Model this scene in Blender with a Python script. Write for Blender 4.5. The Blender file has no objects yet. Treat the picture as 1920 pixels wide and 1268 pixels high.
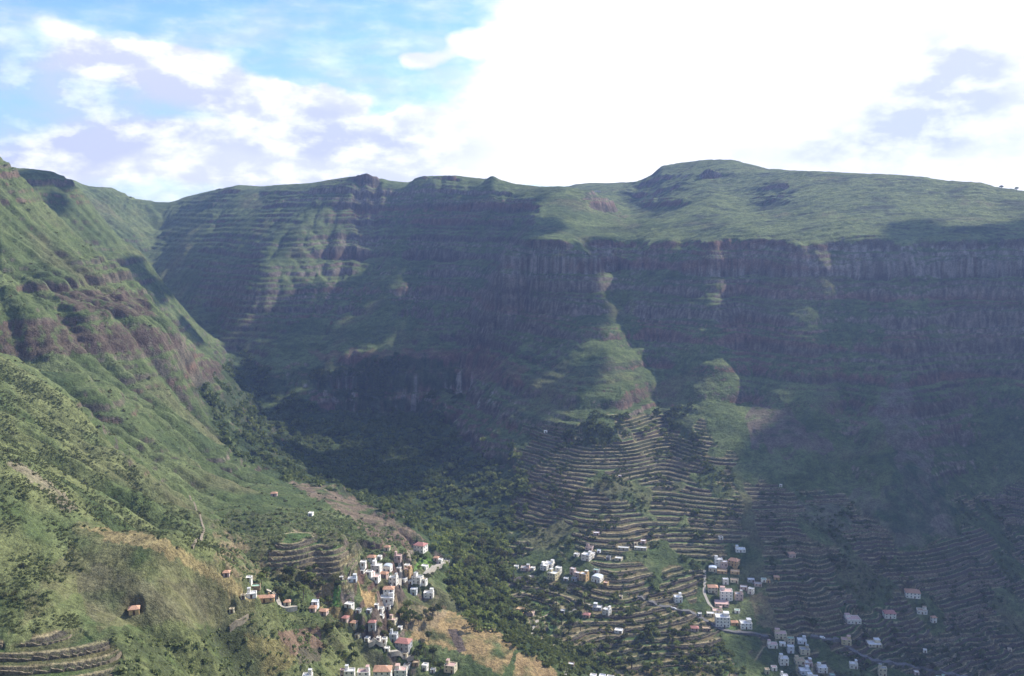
import bpy, math, random
import numpy as np

# ------------------------------------------------------------------ camera, sky, sun
C = bpy.context.scene
FPX = 1850.0            # focal length in pixels of the 1920 px wide photograph
CAMZ = 400.0
PITCH = math.atan(234.0 / FPX)
cp, sp = math.cos(PITCH), math.sin(PITCH)
cam_d = bpy.data.cameras.new('camera'); cam = bpy.data.objects.new('camera', cam_d)
C.collection.objects.link(cam); C.camera = cam
cam_d.sensor_width = 36.0; cam_d.lens = 36.0 * FPX / 1920.0
cam_d.clip_start = 0.5; cam_d.clip_end = 60000
cam.location = (0, 0, CAMZ); cam.rotation_euler = (math.pi / 2 - PITCH, 0, 0)

SUN_AZ, SUN_EL = math.radians(57), math.radians(37)      # azimuth measured clockwise from +Y
sun_dir = (math.sin(SUN_AZ) * math.cos(SUN_EL), math.cos(SUN_AZ) * math.cos(SUN_EL), math.sin(SUN_EL))
sd = bpy.data.lights.new('sun', 'SUN'); sun = bpy.data.objects.new('sun', sd); C.collection.objects.link(sun)
sd.energy = 4.9; sd.angle = math.radians(0.5); sd.color = (1.0, 0.93, 0.80)
sun.rotation_euler = (math.pi / 2 - SUN_EL, 0, math.pi - SUN_AZ)
C.view_settings.view_transform = 'Standard'; C.view_settings.look = 'None'
C.view_settings.exposure = 0.66; C.view_settings.gamma = 1.0
C.cycles.volume_bounces = 0; C.cycles.max_bounces = 4

class NT:                                   # small helper for writing node trees
    def __init__(s, tree): s.t = tree; s.n = tree.nodes; s.l = tree.links
    def new(s, typ, **kw):
        nd = s.n.new(typ)
        for k, v in kw.items(): setattr(nd, k, v)
        return nd
    def put(s, sock, v):
        if v is None: return
        if isinstance(v, bpy.types.NodeSocket): s.l.new(v, sock)
        else:
            if hasattr(sock, 'default_value') and isinstance(v, (tuple, list)) and len(sock.default_value) == 4 and len(v) == 3:
                v = (*v, 1)
            sock.default_value = v
    def math(s, op, a, b=None, c=None, clamp=False):
        nd = s.new('ShaderNodeMath', operation=op); nd.use_clamp = clamp
        for i, v in enumerate((a, b, c)): s.put(nd.inputs[i], v)
        return nd.outputs[0]
    def mix(s, f, a, b, typ='MIX'):
        nd = s.new('ShaderNodeMix', data_type='RGBA', blend_type=typ)
        s.put(nd.inputs['Factor'], f); s.put(nd.inputs[6], a); s.put(nd.inputs[7], b)
        return nd.outputs[2]
    def noise(s, vec, scale, detail=4, rough=0.55, dist=0.0, out='Fac'):
        nd = s.new('ShaderNodeTexNoise'); s.put(nd.inputs['Vector'], vec)
        nd.inputs['Scale'].default_value = scale; nd.inputs['Detail'].default_value = detail
        nd.inputs['Roughness'].default_value = rough; nd.inputs['Distortion'].default_value = dist
        return nd.outputs[out]
    def ss(s, v, lo, hi, a=0.0, b=1.0):
        nd = s.new('ShaderNodeMapRange', interpolation_type='SMOOTHSTEP')
        s.put(nd.inputs[0], v); s.put(nd.inputs[1], lo); s.put(nd.inputs[2], hi)
        s.put(nd.inputs[3], a); s.put(nd.inputs[4], b)
        return nd.outputs[0]
    def attr(s, name, out='Fac'):
        nd = s.new('ShaderNodeAttribute', attribute_name=name); return nd.outputs[out]

def build_world():
    w = bpy.data.worlds.new('World'); C.world = w; w.use_nodes = True
    t = NT(w.node_tree); t.n.clear()
    out = t.new('ShaderNodeOutputWorld'); bg = t.new('ShaderNodeBackground')
    sky = t.new('ShaderNodeTexSky', sky_type='NISHITA'); sky.sun_disc = False
    sky.sun_elevation = SUN_EL; sky.sun_rotation = SUN_AZ; sky.altitude = 600
    sky.air_density = 1.0; sky.dust_density = 0.3; sky.ozone_density = 2.0
    tc = t.new('ShaderNodeTexCoord'); sep = t.new('ShaderNodeSeparateXYZ')
    t.l.new(tc.outputs['Generated'], sep.inputs[0])
    X, Y, Z = sep.outputs
    u = t.math('ARCTAN2', X, Y)                                  # azimuth, 0 ahead, right positive
    v = t.math('ARCTAN2', Z, t.math('SQRT', t.math('ADD', t.math('MULTIPLY', X, X), t.math('MULTIPLY', Y, Y))))
    def uv(u, v, su, sv):
        cb = t.new('ShaderNodeCombineXYZ'); t.put(cb.inputs[0], t.math('MULTIPLY', u, su)); t.put(cb.inputs[1], t.math('MULTIPLY', v, sv))
        return cb.outputs[0]
    warp = t.noise(uv(u, v, 1, 1.4), 6.0, 5, 0.6)
    warp2 = t.noise(uv(u, v, 1, 1.4), 6.0, 5, 0.6, out='Color')
    sp2 = t.new('ShaderNodeSeparateXYZ'); t.l.new(warp2, sp2.inputs[0])
    uw = t.math('ADD', u, t.math('MULTIPLY', t.math('SUBTRACT', sp2.outputs[0], 0.5), 0.09))
    vw = t.math('ADD', v, t.math('MULTIPLY', t.math('SUBTRACT', sp2.outputs[1], 0.5), 0.06))
    def blob(px, py, rx, ry, amp, rot=0.0, soft=1.0):
        u0 = math.atan((px - 960) / FPX); v0 = math.atan((400 - py) / FPX) 
        du = t.math('SUBTRACT', uw, u0); dv = t.math('SUBTRACT', vw, v0)
        c, s_ = math.cos(rot), math.sin(rot)
        a = t.math('ADD', t.math('MULTIPLY', du, c), t.math('MULTIPLY', dv, s_))
        b = t.math('SUBTRACT', t.math('MULTIPLY', dv, c), t.math('MULTIPLY', du, s_))
        a = t.math('DIVIDE', a, rx / FPX); b = t.math('DIVIDE', b, ry / FPX)
        d = t.math('SQRT', t.math('ADD', t.math('MULTIPLY', a, a), t.math('MULTIPLY', b, b)))
        return t.ss(d, 1.0 + 0.75 * soft, 1.0 - 0.75 * min(soft, 1.3), 0.0, amp)
    def total(lst):
        acc = 0.0
        for b in lst: acc = t.math('ADD', acc, b)
        return acc
    # dense white cloud
    fine = t.noise(uv(t.math('ADD', u, 3.7), t.math('ADD', v, 1.3), 1, 1.9), 15.0, 9, 0.6)
    cl = total([blob(*b) for b in [
        (1620, 60, 640, 330, 1.4, 0, 0.45), (1080, 200, 260, 60, 0.9, 0.45, 0.8), (900, 285, 560, 46, 1.0), (1500, 240, 640, 150, 1.2, 0, 0.5),
        (470, 185, 300, 42, 0.9, -0.22, 1.3), (130, 205, 290, 85, 0.55, 0, 1.3), (640, 218, 90, 24, 0.6, -0.3), (180, 125, 80, 16, 0.4, -0.5),
        (150, 62, 100, 26, 0.33, 0, 1.5), (180, 320, 430, 60, 0.65, 0, 1.2), (560, 300, 240, 46, 0.8, 0, 1.3),
        (793, 124, 38, 18, 1.35, 0, 1.2), (890, 95, 50, 22, 1.3, 0.1, 1.2), (480, 118, 300, 16, 0.3, 0.12, 1.6), (1200, 40, 190, 120, 0.9, 0, 0.6), (810, 45, 50, 9, 0.4, 0.2, 1.4), (640, 20, 120, 12, 0.2, 0.3, 1.6)]])
    cl = t.math('SUBTRACT', cl, total([blob(*b) for b in [(370, 276, 60, 14, 0.6, -0.1), (715, 238, 46, 18, 0.8, 0.8), (1195, 325, 60, 8, 0.7, 0, 0.7), (330, 50, 300, 50, 0.45, 0.1), (600, 120, 220, 40, 0.3, -0.1), (760, 60, 130, 50, 0.35), (570, 160, 90, 10, 0.3, -0.2)]]))
    away = t.ss(Y, 0.25, 0.70)
    rest = t.ss(t.noise(tc.outputs['Generated'], 2.2, 6, 0.6), 0.50, 0.68, 0, 0.55)    # scattered cloud in the rest of the sky
    cl = t.math('ADD', t.math('MULTIPLY', cl, away), t.math('MULTIPLY', rest, t.math('SUBTRACT', 1.0, away)))
    dens = t.ss(t.math('ADD', cl, t.math('MULTIPLY', t.math('SUBTRACT', fine, 0.5), 0.95)), 0.0, 0.95)
    # thin veil and greyish lavender cloud bellies
    veil = t.math('ADD', t.math('MULTIPLY', t.ss(t.noise(uv(t.math('ADD', u, 2.2), v, 1.0, 3.2), 9.0, 6, 0.6), 0.35, 0.7), 0.42), t.math('MULTIPLY', t.ss(v, 0.30, 0.0), 0.35))
    dens = t.math('MAXIMUM', dens, veil)
    grey = total([blob(*b) for b in [(1760, 165, 90, 70, 0.9, 0.6, 1.2), (1610, 265, 110, 45, 0.8, 0.3, 1.3), (1860, 240, 230, 80, 0.7, 0.3, 1.3), (1380, 300, 130, 30, 0.3, 0, 1.5), (150, 200, 220, 60, 0.45, 0, 1.5),
        (60, 250, 200, 60, 0.35), (720, 275, 200, 20, 0.25), (600, 240, 90, 25, 0.25), (1350, 295, 60, 20, 0.2)]])
    puff = t.noise(uv(t.math('ADD', u, 7.1), t.math('ADD', v, 2.3), 1, 2.0), 19.0, 6, 0.58)
    leftw = t.ss(u, 0.05, -0.12)
    grey = t.math('ADD', t.math('MULTIPLY', grey, t.ss(puff, 0.32, 0.66, 1.1, 0.35)), t.math('MULTIPLY', t.ss(puff, 0.40, 0.68, 0.80, 0.05), leftw), clamp=True)
    skyc = t.mix(1.0, sky.outputs[0], (0.115, 0.115, 0.115), 'MULTIPLY')
    skyc = t.mix(1.0, skyc, (0.60, 0.92, 1.22), 'MULTIPLY')
    cc = t.mix(grey, (1.0, 0.99, 1.0), (0.50, 0.53, 0.66))
    col = t.mix(dens, skyc, cc)
    t.l.new(col, bg.inputs[0]); bg.inputs[1].default_value = 1.0
    t.l.new(bg.outputs[0], out.inputs[0])
build_world()

# ------------------------------------------------------------------ numeric helpers
rng = np.random.default_rng(7); random.seed(7)
_P = np.random.default_rng(11).permutation(4096).astype(np.int64)
_A = np.random.default_rng(12).random(4096) * 2 * np.pi
_GX, _GY = np.cos(_A), np.sin(_A)
def perlin(x, y, seed=0):
    x = np.asarray(x, float); y = np.asarray(y, float)
    xi = np.floor(x).astype(np.int64); yi = np.floor(y).astype(np.int64)
    xf, yf = x - xi, y - yi
    u = xf * xf * xf * (xf * (xf * 6 - 15) + 10); v = yf * yf * yf * (yf * (yf * 6 - 15) + 10)
    def g(a, b, fx, fy):
        h = _P[(_P[(a + seed * 57) & 4095] + b) & 4095]
        return _GX[h] * fx + _GY[h] * fy
    n00 = g(xi, yi, xf, yf); n10 = g(xi + 1, yi, xf - 1, yf)
    n01 = g(xi, yi + 1, xf, yf - 1); n11 = g(xi + 1, yi + 1, xf - 1, yf - 1)
    return ((n00 * (1 - u) + n10 * u) * (1 - v) + (n01 * (1 - u) + n11 * u) * v) * 1.5
def fbm(x, y, o=4, seed=0, gain=0.5):
    r = 0; a = 1.0; f = 1.0; s = 0
    for i in range(o):
        r = r + a * perlin(x * f, y * f, seed + i); s += a; a *= gain; f *= 2.03
    return r / s
def ridged(x, y, o=3, seed=0):
    r = 0; a = 1.0; f = 1.0; s = 0
    for i in range(o):
        r = r + a * (1 - 2 * np.abs(perlin(x * f, y * f, seed + i))); s += a; a *= 0.5; f *= 2.1
    return r / s
def sst(v, lo, hi):
    x = np.clip((v - lo) / (hi - lo), 0, 1); return x * x * (3 - 2 * x)

def kpy(py):                                # slope of the sight line through image row py, and X/Y per column
    a = (634.0 - py) / FPX
    return (a * cp - sp) / (cp + a * sp), 1.0 / (cp + a * sp) / FPX
def unproj(px, py, Y):
    k, s = kpy(py); return ((px - 960.0) * s * Y, Y, k * Y)
def project(X, Y, Z):                       # Z relative to the camera
    f = Y * cp - Z * sp; up = Y * sp + Z * cp
    return 960 + FPX * X / f, 634 - FPX * up / f
# ------------------------------------------------------------------ terrain: control lines (photo column, photo row, metres ahead)
def dens(line, step):
    out = []
    for a, b in zip(line[:-1], line[1:]):
        A, B = np.array(unproj(*a)), np.array(unproj(*b))
        n = max(1, int(np.hypot(*(B - A)[:2]) / step))
        for i in range(n): out.append(A + (B - A) * i / n)
    out.append(np.array(unproj(*line[-1])))
    return out
P = []
def L(*pts, step=55): P.extend(dens(list(pts), step))
def H(px, Y, z): P.append(np.array(((px - 960) / FPX / cp * Y, Y, z)))   # hidden ground: column, metres, height
# the stream bed from the gorge to the valley floor
L((395,597,1900),(440,680,1640),(500,780,1440),(600,860,1280),(720,920,1150),(850,980,1040),(930,1060,940),(960,1130,880),(1100,1200,810),(1250,1250,785),(1500,1290,760),(1920,1400,700),(2400,1420,690))
# right part of the far wall
L((1920,1268,860),(1920,1000,1040),(1920,750,1190),(1920,620,1265),(1920,515,1330),(1920,464,1342),(1920,410,1490),(1920,360,1650))
L((1500,1230,825),(1500,1100,905),(1500,1000,975),(1500,900,1060),(1500,750,1200),(1500,620,1300),(1500,517,1380),(1500,468,1394),(1500,400,1600),(1500,322,1900))
L((1700,1268,825),(1700,1150,900),(1700,1000,985),(1680,880,1060),(1690,720,1190),(1700,620,1270),(1700,517,1350),(1700,467,1362),(1720,400,1540),(1735,333,1750))
L((1330,1200,820),(1330,1100,905),(1330,1000,980),(1330,900,1065),(1340,760,1215),(1338,620,1340),(1330,560,1390),(1320,517,1450),(1320,466,1466),(1320,400,1700),(1330,301,2250))
L((1400,760,1240),(1400,620,1360),(1400,518,1445),(1400,466,1458))
L((1600,900,1075),(1600,760,1205),(1600,620,1295),(1600,517,1375),(1600,467,1388))
L((1800,900,1100),(1800,760,1215),(1800,620,1285),(1800,517,1350),(1800,465,1363))
L((1220,517,1530),(1220,468,1545),(1240,620,1400),(1240,760,1260),(1240,900,1090),(1200,1000,980))
L((1150,1268,765),(1150,1150,845),(1150,1080,900),(1150,1000,970),(1150,900,1065),(1150,800,1165),(1160,700,1290),(1150,600,1440),(1140,515,1580),(1140,462,1600),(1120,400,1800),(1100,358,1950))
# middle spur with its cliff ring
L((1060,353,1900),(1030,390,1780),(975,455,1620),(948,488,1560))
L((948,488,1560),(1000,478,1545),(1060,478,1530),(1110,485,1525),(1135,500,1580))
L((944,514,1545),(1000,522,1530),(1060,524,1512),(1110,530,1505))
L((1110,530,1505),(1118,600,1400),(1108,700,1275),(1130,790,1175))
L((1060,600,1440),(1050,700,1300),(1040,800,1190),(1020,900,1090))
L((880,420,1880),(860,500,1800),(900,520,1720),(870,600,1650),(835,690,1545),(825,800,1370),(840,900,1200))
L((980,600,1530),(960,700,1360),(940,800,1240),(930,900,1130))
# triangular spur over the grey cliff
L((800,440,1960),(785,470,1900),(740,540,1790),(700,600,1690),(640,648,1610))
L((790,480,1880),(815,560,1740),(830,640,1590))
L((640,650,1610),(710,655,1590),(780,655,1580),(850,652,1600),(950,660,1470),(1050,665,1360))
L((600,702,1540),(640,690,1560),(720,690,1550),(780,688,1540),(860,690,1535),step=40)
L((600,752,1502),(640,762,1514),(720,770,1508),(780,772,1500),(860,765,1498),step=40); L((640,800,1400),(760,805,1380))
L((680,860,1270),(760,880,1200),(850,900,1160))
# spur with the bright edge and the gorge side
L((640,335,2200),(600,385,2080),(560,430,1980),(520,480,1900),(485,500,1850),(455,550,1800),(435,610,1740))
L((560,600,1730),(520,680,1580),(565,760,1480))
L((650,430,2010),(660,500,1900),(620,580,1760),(590,660,1620))
L((700,430,2010),(710,500,1900))
L((420,540,1910),(425,500,1970),(450,430,2110),(500,400,2160))
L((378,575,1890),(380,500,2030),(385,440,2180))
# skylines
L((312,386,3000),(345,370,2800),(410,355,2500),(450,347,2450),(490,350,2400),(580,344,2280),(640,333,2200),(685,327,2150),(730,339,2150),(770,343,2150),(785,332,2110),(850,330,2080),(910,335,2050),(925,331,2030),(965,345,1990),(1060,352,1900))
L((1070,347,2600),(1110,343,2600),(1195,342,2500),(1220,330,2450),(1240,312,2350),(1330,301,2250),(1380,302,2200),(1440,318,2050),(1560,324,1900),(1735,333,1750),(1780,342,1720),(1840,345,1700),(1900,356,1670),(1920,360,1650))
L((1180,380,2150),(1190,420,1850),(1250,400,1850))
L((1330,340,2050),(1420,400,1720),(1420,350,1900))
for px, py, Y in [(312,386,3000),(410,355,2500),(500,350,2400),(580,344,2280),(640,333,2200),(685,327,2150),(770,343,2150),(850,330,2080),(925,331,2030),(1000,348,1960)]:
    L((px, py + 14, Y + 220)); L((px, py + 24, Y + 700))
for px, py, Y in [(1195,342,2500),(1240,312,2350),(1330,301,2250),(1440,318,2050),(1560,324,1900),(1735,333,1750),(1840,345,1700),(1920,360,1650)]:
    L((px, py + 12, Y + 220)); L((px, py + 22, Y + 700))
L((1080,362,2150)); L((1130,362,2900)); L((1100,356,2350))
# left: far spurs, skyline first
L((-60,300,1600),(30,315,1620),(100,322,1640),(150,355,1650),(185,410,1640),(215,440,1640),(265,475,1640),(310,540,1640),(345,585,1630),(380,640,1580),(440,700,1530),(480,760,1460))
H(345,1930,-200); H(300,2000,-180); H(250,2040,-155); H(200,2000,-115); H(120,1900,-50)
L((150,348,2300),(210,352,2420),(250,375,2520),(290,395,2620),(313,412,2680))
L((225,420,2250),(255,462,2200)); L((345,570,1970),(345,500,2080),(345,450,2190),(345,405,2380)); L((318,540,2040),(320,480,2160),(320,430,2330)); L((290,505,2120),(282,467,2230),(298,432,2380))
L((250,373,3150),(285,377,3200),(305,388,3250))
for a in [(60,340,1950),(200,366,2800),(280,405,2950),(285,392,3450)]: L(a)
for a in [(60,1400,-20),(100,1420,-70),(200,1450,-125),(300,1460,-195),(380,1450,-240)]: H(*a)
# left: the big lit slope
L((-200,170,1250),(0,295,1250),(50,350,1240),(90,420,1220),(165,470,1240),(250,520,1275),(300,590,1310),(350,640,1325),(411,680,1340))
L((411,680,1340),(418,722,1290),(440,780,1200),(470,830,1120))
L((0,400,1140),(0,500,1045),(0,606,962),(0,680,910))
L((90,500,1110),(120,606,1008))
L((0,606,962),(60,608,975),(120,606,1005),(200,600,1045),(290,612,1095),(345,640,1155))
L((0,662,950),(60,655,965),(150,658,996),(220,665,1034),(290,660,1086),(350,685,1134))
L((180,490,1210),(230,560,1160),(270,560,1200))
L((360,727,1150),(430,847,1050),(477,870,1020),(533,900,1000),(623,913,985),(713,957,930),(773,993,900),(797,1013,880),(840,1050,870))
L((300,740,1030),(360,800,990),(420,900,930),(500,940,860),(600,970,830))
# near spur of the slope, and the hollow behind it
L((0,665,800),(60,697,790),(130,745,770),(180,810,740),(250,880,710),(340,965,670),(400,1010,650),(440,1050,640))
L((140,700,900),(200,745,890),(300,850,850),(400,960,790),(450,1000,760))
L((0,790,650),(100,870,630),(200,930,620),(300,985,640),(400,1050,655),(470,1090,650))
H(230,565,-196); H(300,572,-210); H(400,580,-228); H(200,800,-190); H(330,745,-226); H(150,850,-172)
L((-100,800,580),(0,860,545),(90,950,520),(150,985,510),(300,1010,500),(360,1040,505),(420,1080,512),(480,1115,530))
L((0,1000,480),(60,1100,445)); L((-120,1185,414),(0,1185,414),(110,1185,416),(215,1190,420),step=25); L((-120,1225,400),(110,1225,401),(215,1230,404),step=30); L((-120,1268,386),(0,1268,386),(110,1268,388),(230,1268,392),step=25); L((-50,1340,360),(200,1340,362))
L((130,1070,478),(150,1150,446),(240,1200,430),(290,1268,415))
L((300,1100,475),(320,1180,455),(400,1200,480))
L((420,1268,500),(500,1240,530),(560,1200,560))
L((500,1150,575),(580,1120,630),(620,1170,600))
L((700,1268,640),(700,1200,665),(700,1130,700),(700,1060,755),(720,1020,800))
L((535,1010,706),(590,1004,716),(640,1000,728),step=20); L((520,1050,688),(600,1042,700),(655,1030,712),step=20); L((520,1095,668),(600,1086,680),(660,1076,690),step=20)
L((460,1030,690),(500,960,790),(560,1000,770))
L((800,1060,835),(800,1130,760),(800,1200,705),(800,1268,665))
L((840,1155,745),(900,1172,735),(960,1210,715),(1040,1268,690))
L((900,1230,690),(920,1268,670))
# beyond the frame and under the viewer
L((2150,1268,850),(2200,1000,980),(2200,750,1110),(2200,515,1200),(2200,440,1215),(2250,330,1400))
L((2700,1200,760),(2700,750,900),(2700,420,1000),(2700,300,1100),(3300,200,1000))
L((-400,150,900),(-400,500,760),(-400,800,560),(-400,1100,420)); L((-900,100,700)); L((-900,600,450)); L((-250,300,1500)); L((-700,250,1700))
for px in (-800, 0, 960, 1900, 2700):
    L((px, 1500, 240), (px, 1650, 130), (px, 1800, 60)) if 0 <= px <= 1900 else H(px, 200, -90)
    H(px, 12, -9); H(px, -60, -8)
for px in (500, 960, 1400, 1900): L((px, 1360, 480)) if px < 900 else L((px, 1400, 620))
for X, Y, z in [(-2500,500,300),(-2500,2500,300),(-1500,3800,60),(0,3900,50),(1500,3900,20),(1700,2600,20),(2800,2500,150),(2800,1000,120),(1500,-100,-80),(-1500,-100,30)]:
    P.append(np.array((X, Y, z)))
P = np.array(P)
# drop near duplicates
keep = []
for i in range(len(P)):
    if all(np.hypot(*(P[i] - P[j])[:2]) > 6 for j in keep): keep.append(i)
P = P[keep]
def rbf_fit(P, lam=1.5):
    D = np.hypot(P[:, None, 0] - P[None, :, 0], P[:, None, 1] - P[None, :, 1])
    n = len(P); A = np.zeros((n + 3, n + 3)); A[:n, :n] = -np.sqrt(D * D + 25.0) - 0 ; A[:n, :n] += np.eye(n) * lam
    Q = np.c_[np.ones(n), P[:, 0] / 1000, P[:, 1] / 1000]; A[:n, n:] = Q; A[n:, :n] = Q.T
    w = np.linalg.solve(A, np.r_[P[:, 2], 0, 0, 0]); return w
W_ = rbf_fit(P)
def rbf(X, Y):
    sh = X.shape; X = X.ravel(); Y = Y.ravel(); out = np.empty(len(X)); n = len(P)
    for i in range(0, len(X), 20000):
        x, y = X[i:i+20000].astype(np.float32), Y[i:i+20000].astype(np.float32)
        D = np.sqrt((x[:, None] - P[None, :, 0].astype(np.float32)) ** 2 + (y[:, None] - P[None, :, 1].astype(np.float32)) ** 2 + np.float32(25))
        out[i:i+20000] = -(D.astype(np.float32) @ W_[:n].astype(np.float32)) + W_[n] + W_[n+1] * x / 1000 + W_[n+2] * y / 1000
    return out.reshape(sh)

# coarse world grid, carved by running water
CS = 6.0
gx = np.arange(-1500, 1500 + CS, CS); gy = np.arange(200, 3300 + CS, CS)
GX, GY = np.meshgrid(gx, gy)                                 # [iy, ix]
qx = np.arange(-1500, 1530, 12.0); qy = np.arange(200, 3330, 12.0)
QX, QY = np.meshgrid(qx, qy); QZ = rbf(QX, QY)
def bil(Z, x0, y0, c, x, y):
    u = np.clip((x - x0) / c, 0, Z.shape[1] - 1.001); v = np.clip((y - y0) / c, 0, Z.shape[0] - 1.001)
    i = u.astype(int); j = v.astype(int); a = u - i; b = v - j
    return (Z[j, i] * (1 - a) + Z[j, i + 1] * a) * (1 - b) + (Z[j + 1, i] * (1 - a) + Z[j + 1, i + 1] * a) * b
Z = bil(QZ, -1500, 200, 12.0, GX, GY)
def blur(Z, n=1):
    for _ in range(n):
        Zp = np.pad(Z, 1, mode='edge')
        Z = (Zp[:-2, 1:-1] + Zp[2:, 1:-1] + Zp[1:-1, :-2] + Zp[1:-1, 2:] + 4 * Z) / 8
    return Z
def flow(Z):
    ny, nx = Z.shape; Zp = np.pad(Z, 1, constant_values=1e9)
    best = np.zeros_like(Z); tgt = np.full(Z.shape, -1, np.int64); idx = np.arange(ny * nx).reshape(ny, nx)
    for dy in (-1, 0, 1):
        for dx in (-1, 0, 1):
            if dx == dy == 0: continue
            dz = (Z - Zp[1 + dy:1 + dy + ny, 1 + dx:1 + dx + nx]) / math.hypot(dx, dy)
            m = dz > best; best[m] = dz[m]; tgt[m] = (idx + dy * nx + dx)[m]
    acc = [1.0] * (ny * nx); order = np.argsort(-Z.ravel()).tolist(); tg = tgt.ravel().tolist()
    for i in order:
        j = tg[i]
        if j >= 0: acc[j] += acc[i]
    return np.array(acc).reshape(ny, nx)
GYs, GXs = np.gradient(blur(Z, 3), CS)
slope0 = np.hypot(GXs, GYs)
EW = 1 - 0.8 * sst(GX, -40, 100) * sst(GY, 700, 850); EW = np.minimum(EW, 1 - 0.55 * sst(GY, 1350, 1500))
Z = Z + 15 * (ridged(GX / 210, GY / 520, 2, 17) - 0.45) * sst(GY, 1250, 1420) * sst(slope0, 0.3, 0.7) * sst(GX, -620, -480)
Z = Z + 8 * EW * fbm(GX / 130, GY / 130, 4, 3) * sst(slope0, 0.1, 0.5) + 3 * fbm(GX / 30, GY / 30, 3, 9) * sst(slope0, 0.15, 0.5)
for k_ in range(3):
    acc = flow(Z)
    carve = np.log(np.clip(acc, 1, 3000) / 6.0).clip(0) * (1.8, 2.0, 1.4)[k_] * EW * sst(slope0, 0.18, 0.55)
    Z = Z - blur(carve, 1) + 1.4 * (carve < 0.5) * sst(slope0, 0.3, 0.6)
    Z = blur(Z, 1) if k_ < 2 else Z
Z = blur(Z, 1)

# rocky knobs that stand on the skyline
for px, py, Y, r, h in [(687,331,2150,34,7),(925,333,2030,26,6),(410,356,2500,14,4)]:
    x, y, _ = unproj(px, py, Y); Z = Z + h * np.clip(1 - np.hypot(GX - x, GY - y) / r, 0, 1)
# ------------------------------------------------------------------ fine terrain sheet (columns fan out from the viewer, rows step away)
fine = np.arange(-0.60, 0.6001, 0.00105)
cr = 0.60 + np.cumsum(np.geomspace(0.004, 0.08, 24))
ts = np.r_[-cr[::-1], fine, cr]
Ys = [8.0]
def step(Y):
    if Y < 250: return 12.0
    if Y < 360: return 2.0
    if Y < 1500: return 1.15
    if Y < 2250: return 1.7
    if Y < 3000: return 4.0
    return 14.0
while Ys[-1] < 3700: Ys.append(Ys[-1] + step(Ys[-1]))
Ys = np.array(Ys)
TY, TT = np.meshgrid(Ys, ts, indexing='ij'); TX = TY * TT
def polymask(px, py, poly, soft=0.0, seed=0):
    poly = np.array(poly, float); x0, y0 = poly[:, 0], poly[:, 1]; x1, y1 = np.roll(x0, -1), np.roll(y0, -1)
    ins = np.zeros(px.shape, bool); s3 = 2.5 * soft
    bb = (px >= x0.min() - s3) & (px <= x0.max() + s3) & (py >= y0.min() - s3) & (py <= y0.max() + s3)
    X, Y = px[bb], py[bb]; r = np.zeros(X.shape, bool)
    if soft:
        k3 = soft * 3
        X, Y = X + 2 * soft * fbm(X / k3, Y / k3, 2, seed), Y + 2 * soft * fbm(X / k3 + 50, Y / k3, 2, seed + 3)
    for a, b, c, d in zip(x0, y0, x1, y1):
        if b == d: continue
        r ^= ((b > Y) != (d > Y)) & (X < (c - a) * (Y - b) / (d - b) + a)
    ins[bb] = r
    return ins
inside = (TX > -1490) & (TX < 1490) & (TY > 206) & (TY < 3290)
# outside the carved grid use the smooth surface, on a coarse lattice
ox = np.arange(-6200, 6300, 50.0); oy = np.arange(0, 3801, 50.0)
OZ = rbf(*np.meshgrid(ox, oy))
Zb = bil(OZ, -6200, 0, 50.0, TX, TY)
Zc = bil(Z, -1500, 200, CS, TX, TY)
win = sst(TY, 206, 260) * sst(3290 - TY, 0, 60) * sst(1490 - np.abs(TX), 0, 60)
Zt = np.where(inside, Zc * win + Zb * (1 - win), Zb)
# jitter of the sample position gives ribs and buttresses in the cliffs
def grad(Zt):
    dY = np.gradient(Zt, axis=0) / np.gradient(TY, axis=0)
    dTt = np.gradient(Zt, axis=1) / (np.gradient(TT, axis=1) * TY)
    return dTt, dY - TT * dTt
gxx, gyy = grad(Zt)
sl = np.hypot(gxx, gyy)
slb = blur(sl, 12)
PX, PY = project(TX, TY, Zt)
far = sst(TY, 1050, 1250)
terr_polys = [
 ([(975,850),(990,800),(1100,790),(1160,778),(1310,785),(1360,840),(1400,1000),(1345,1070),(1300,1125),(1230,1130),(1130,1115),(1115,1060),(1060,1010),(950,1000),(965,900)], 2.7),
 ([(940,1010),(1060,1005),(1070,1065),(940,1060)], 2.7),
 ([(940,1100),(1130,1090),(1320,1150),(1440,1195),(1400,1300),(1180,1300),(1100,1215),(990,1200)], 2.7),
 ([(1395,1120),(1470,1085),(1560,1180),(1430,1200)], 2.7),
 ([(1400,900),(1580,930),(1700,1040),(1800,1000),(1790,930),(1990,900),(1990,1330),(1420,1330),(1540,1195),(1440,1075)], 2.7),
 ([(520,1002),(590,995),(680,1045),(665,1100),(500,1060)], 2.8),
 ([(-60,1215),(140,1185),(215,1195),(215,1290),(-60,1290)], 2.0),
]
TERR = np.zeros(TX.shape); TH = np.full(TX.shape, 5.0)
for i, (poly, h) in enumerate(terr_polys):
    m = polymask(PX, PY, poly, 14, 20 + i) & (TY < 1400)
    TERR[m] = 1; TH[m] = h
patch = (fbm(TX / 60, TY / 60, 3, 77) > 0.17) & (TT > -0.1)        # abandoned patches inside the terraces
TERR[patch] = 0
TERRs = blur(TERR, 2)
notT = 1 - TERRs
# distance and region weights
leftn = polymask(PX, PY, [(-400,640),(0,665),(130,745),(250,880),(400,1010),(640,1150),(800,1300),(-400,1300)], 0) & (TY < 830)
valley = sst(-Zt, 290, 315) * (TY < 1250) * (TT > -0.2)
strat = notT * sst(sl, 0.28, 0.6) * np.where(leftn, 0.12, 1.0) * (1 - 0.7 * valley) * np.where(TY > 1150, 1.0, np.where(TT < -0.1, 0.75, 0.35))
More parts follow.
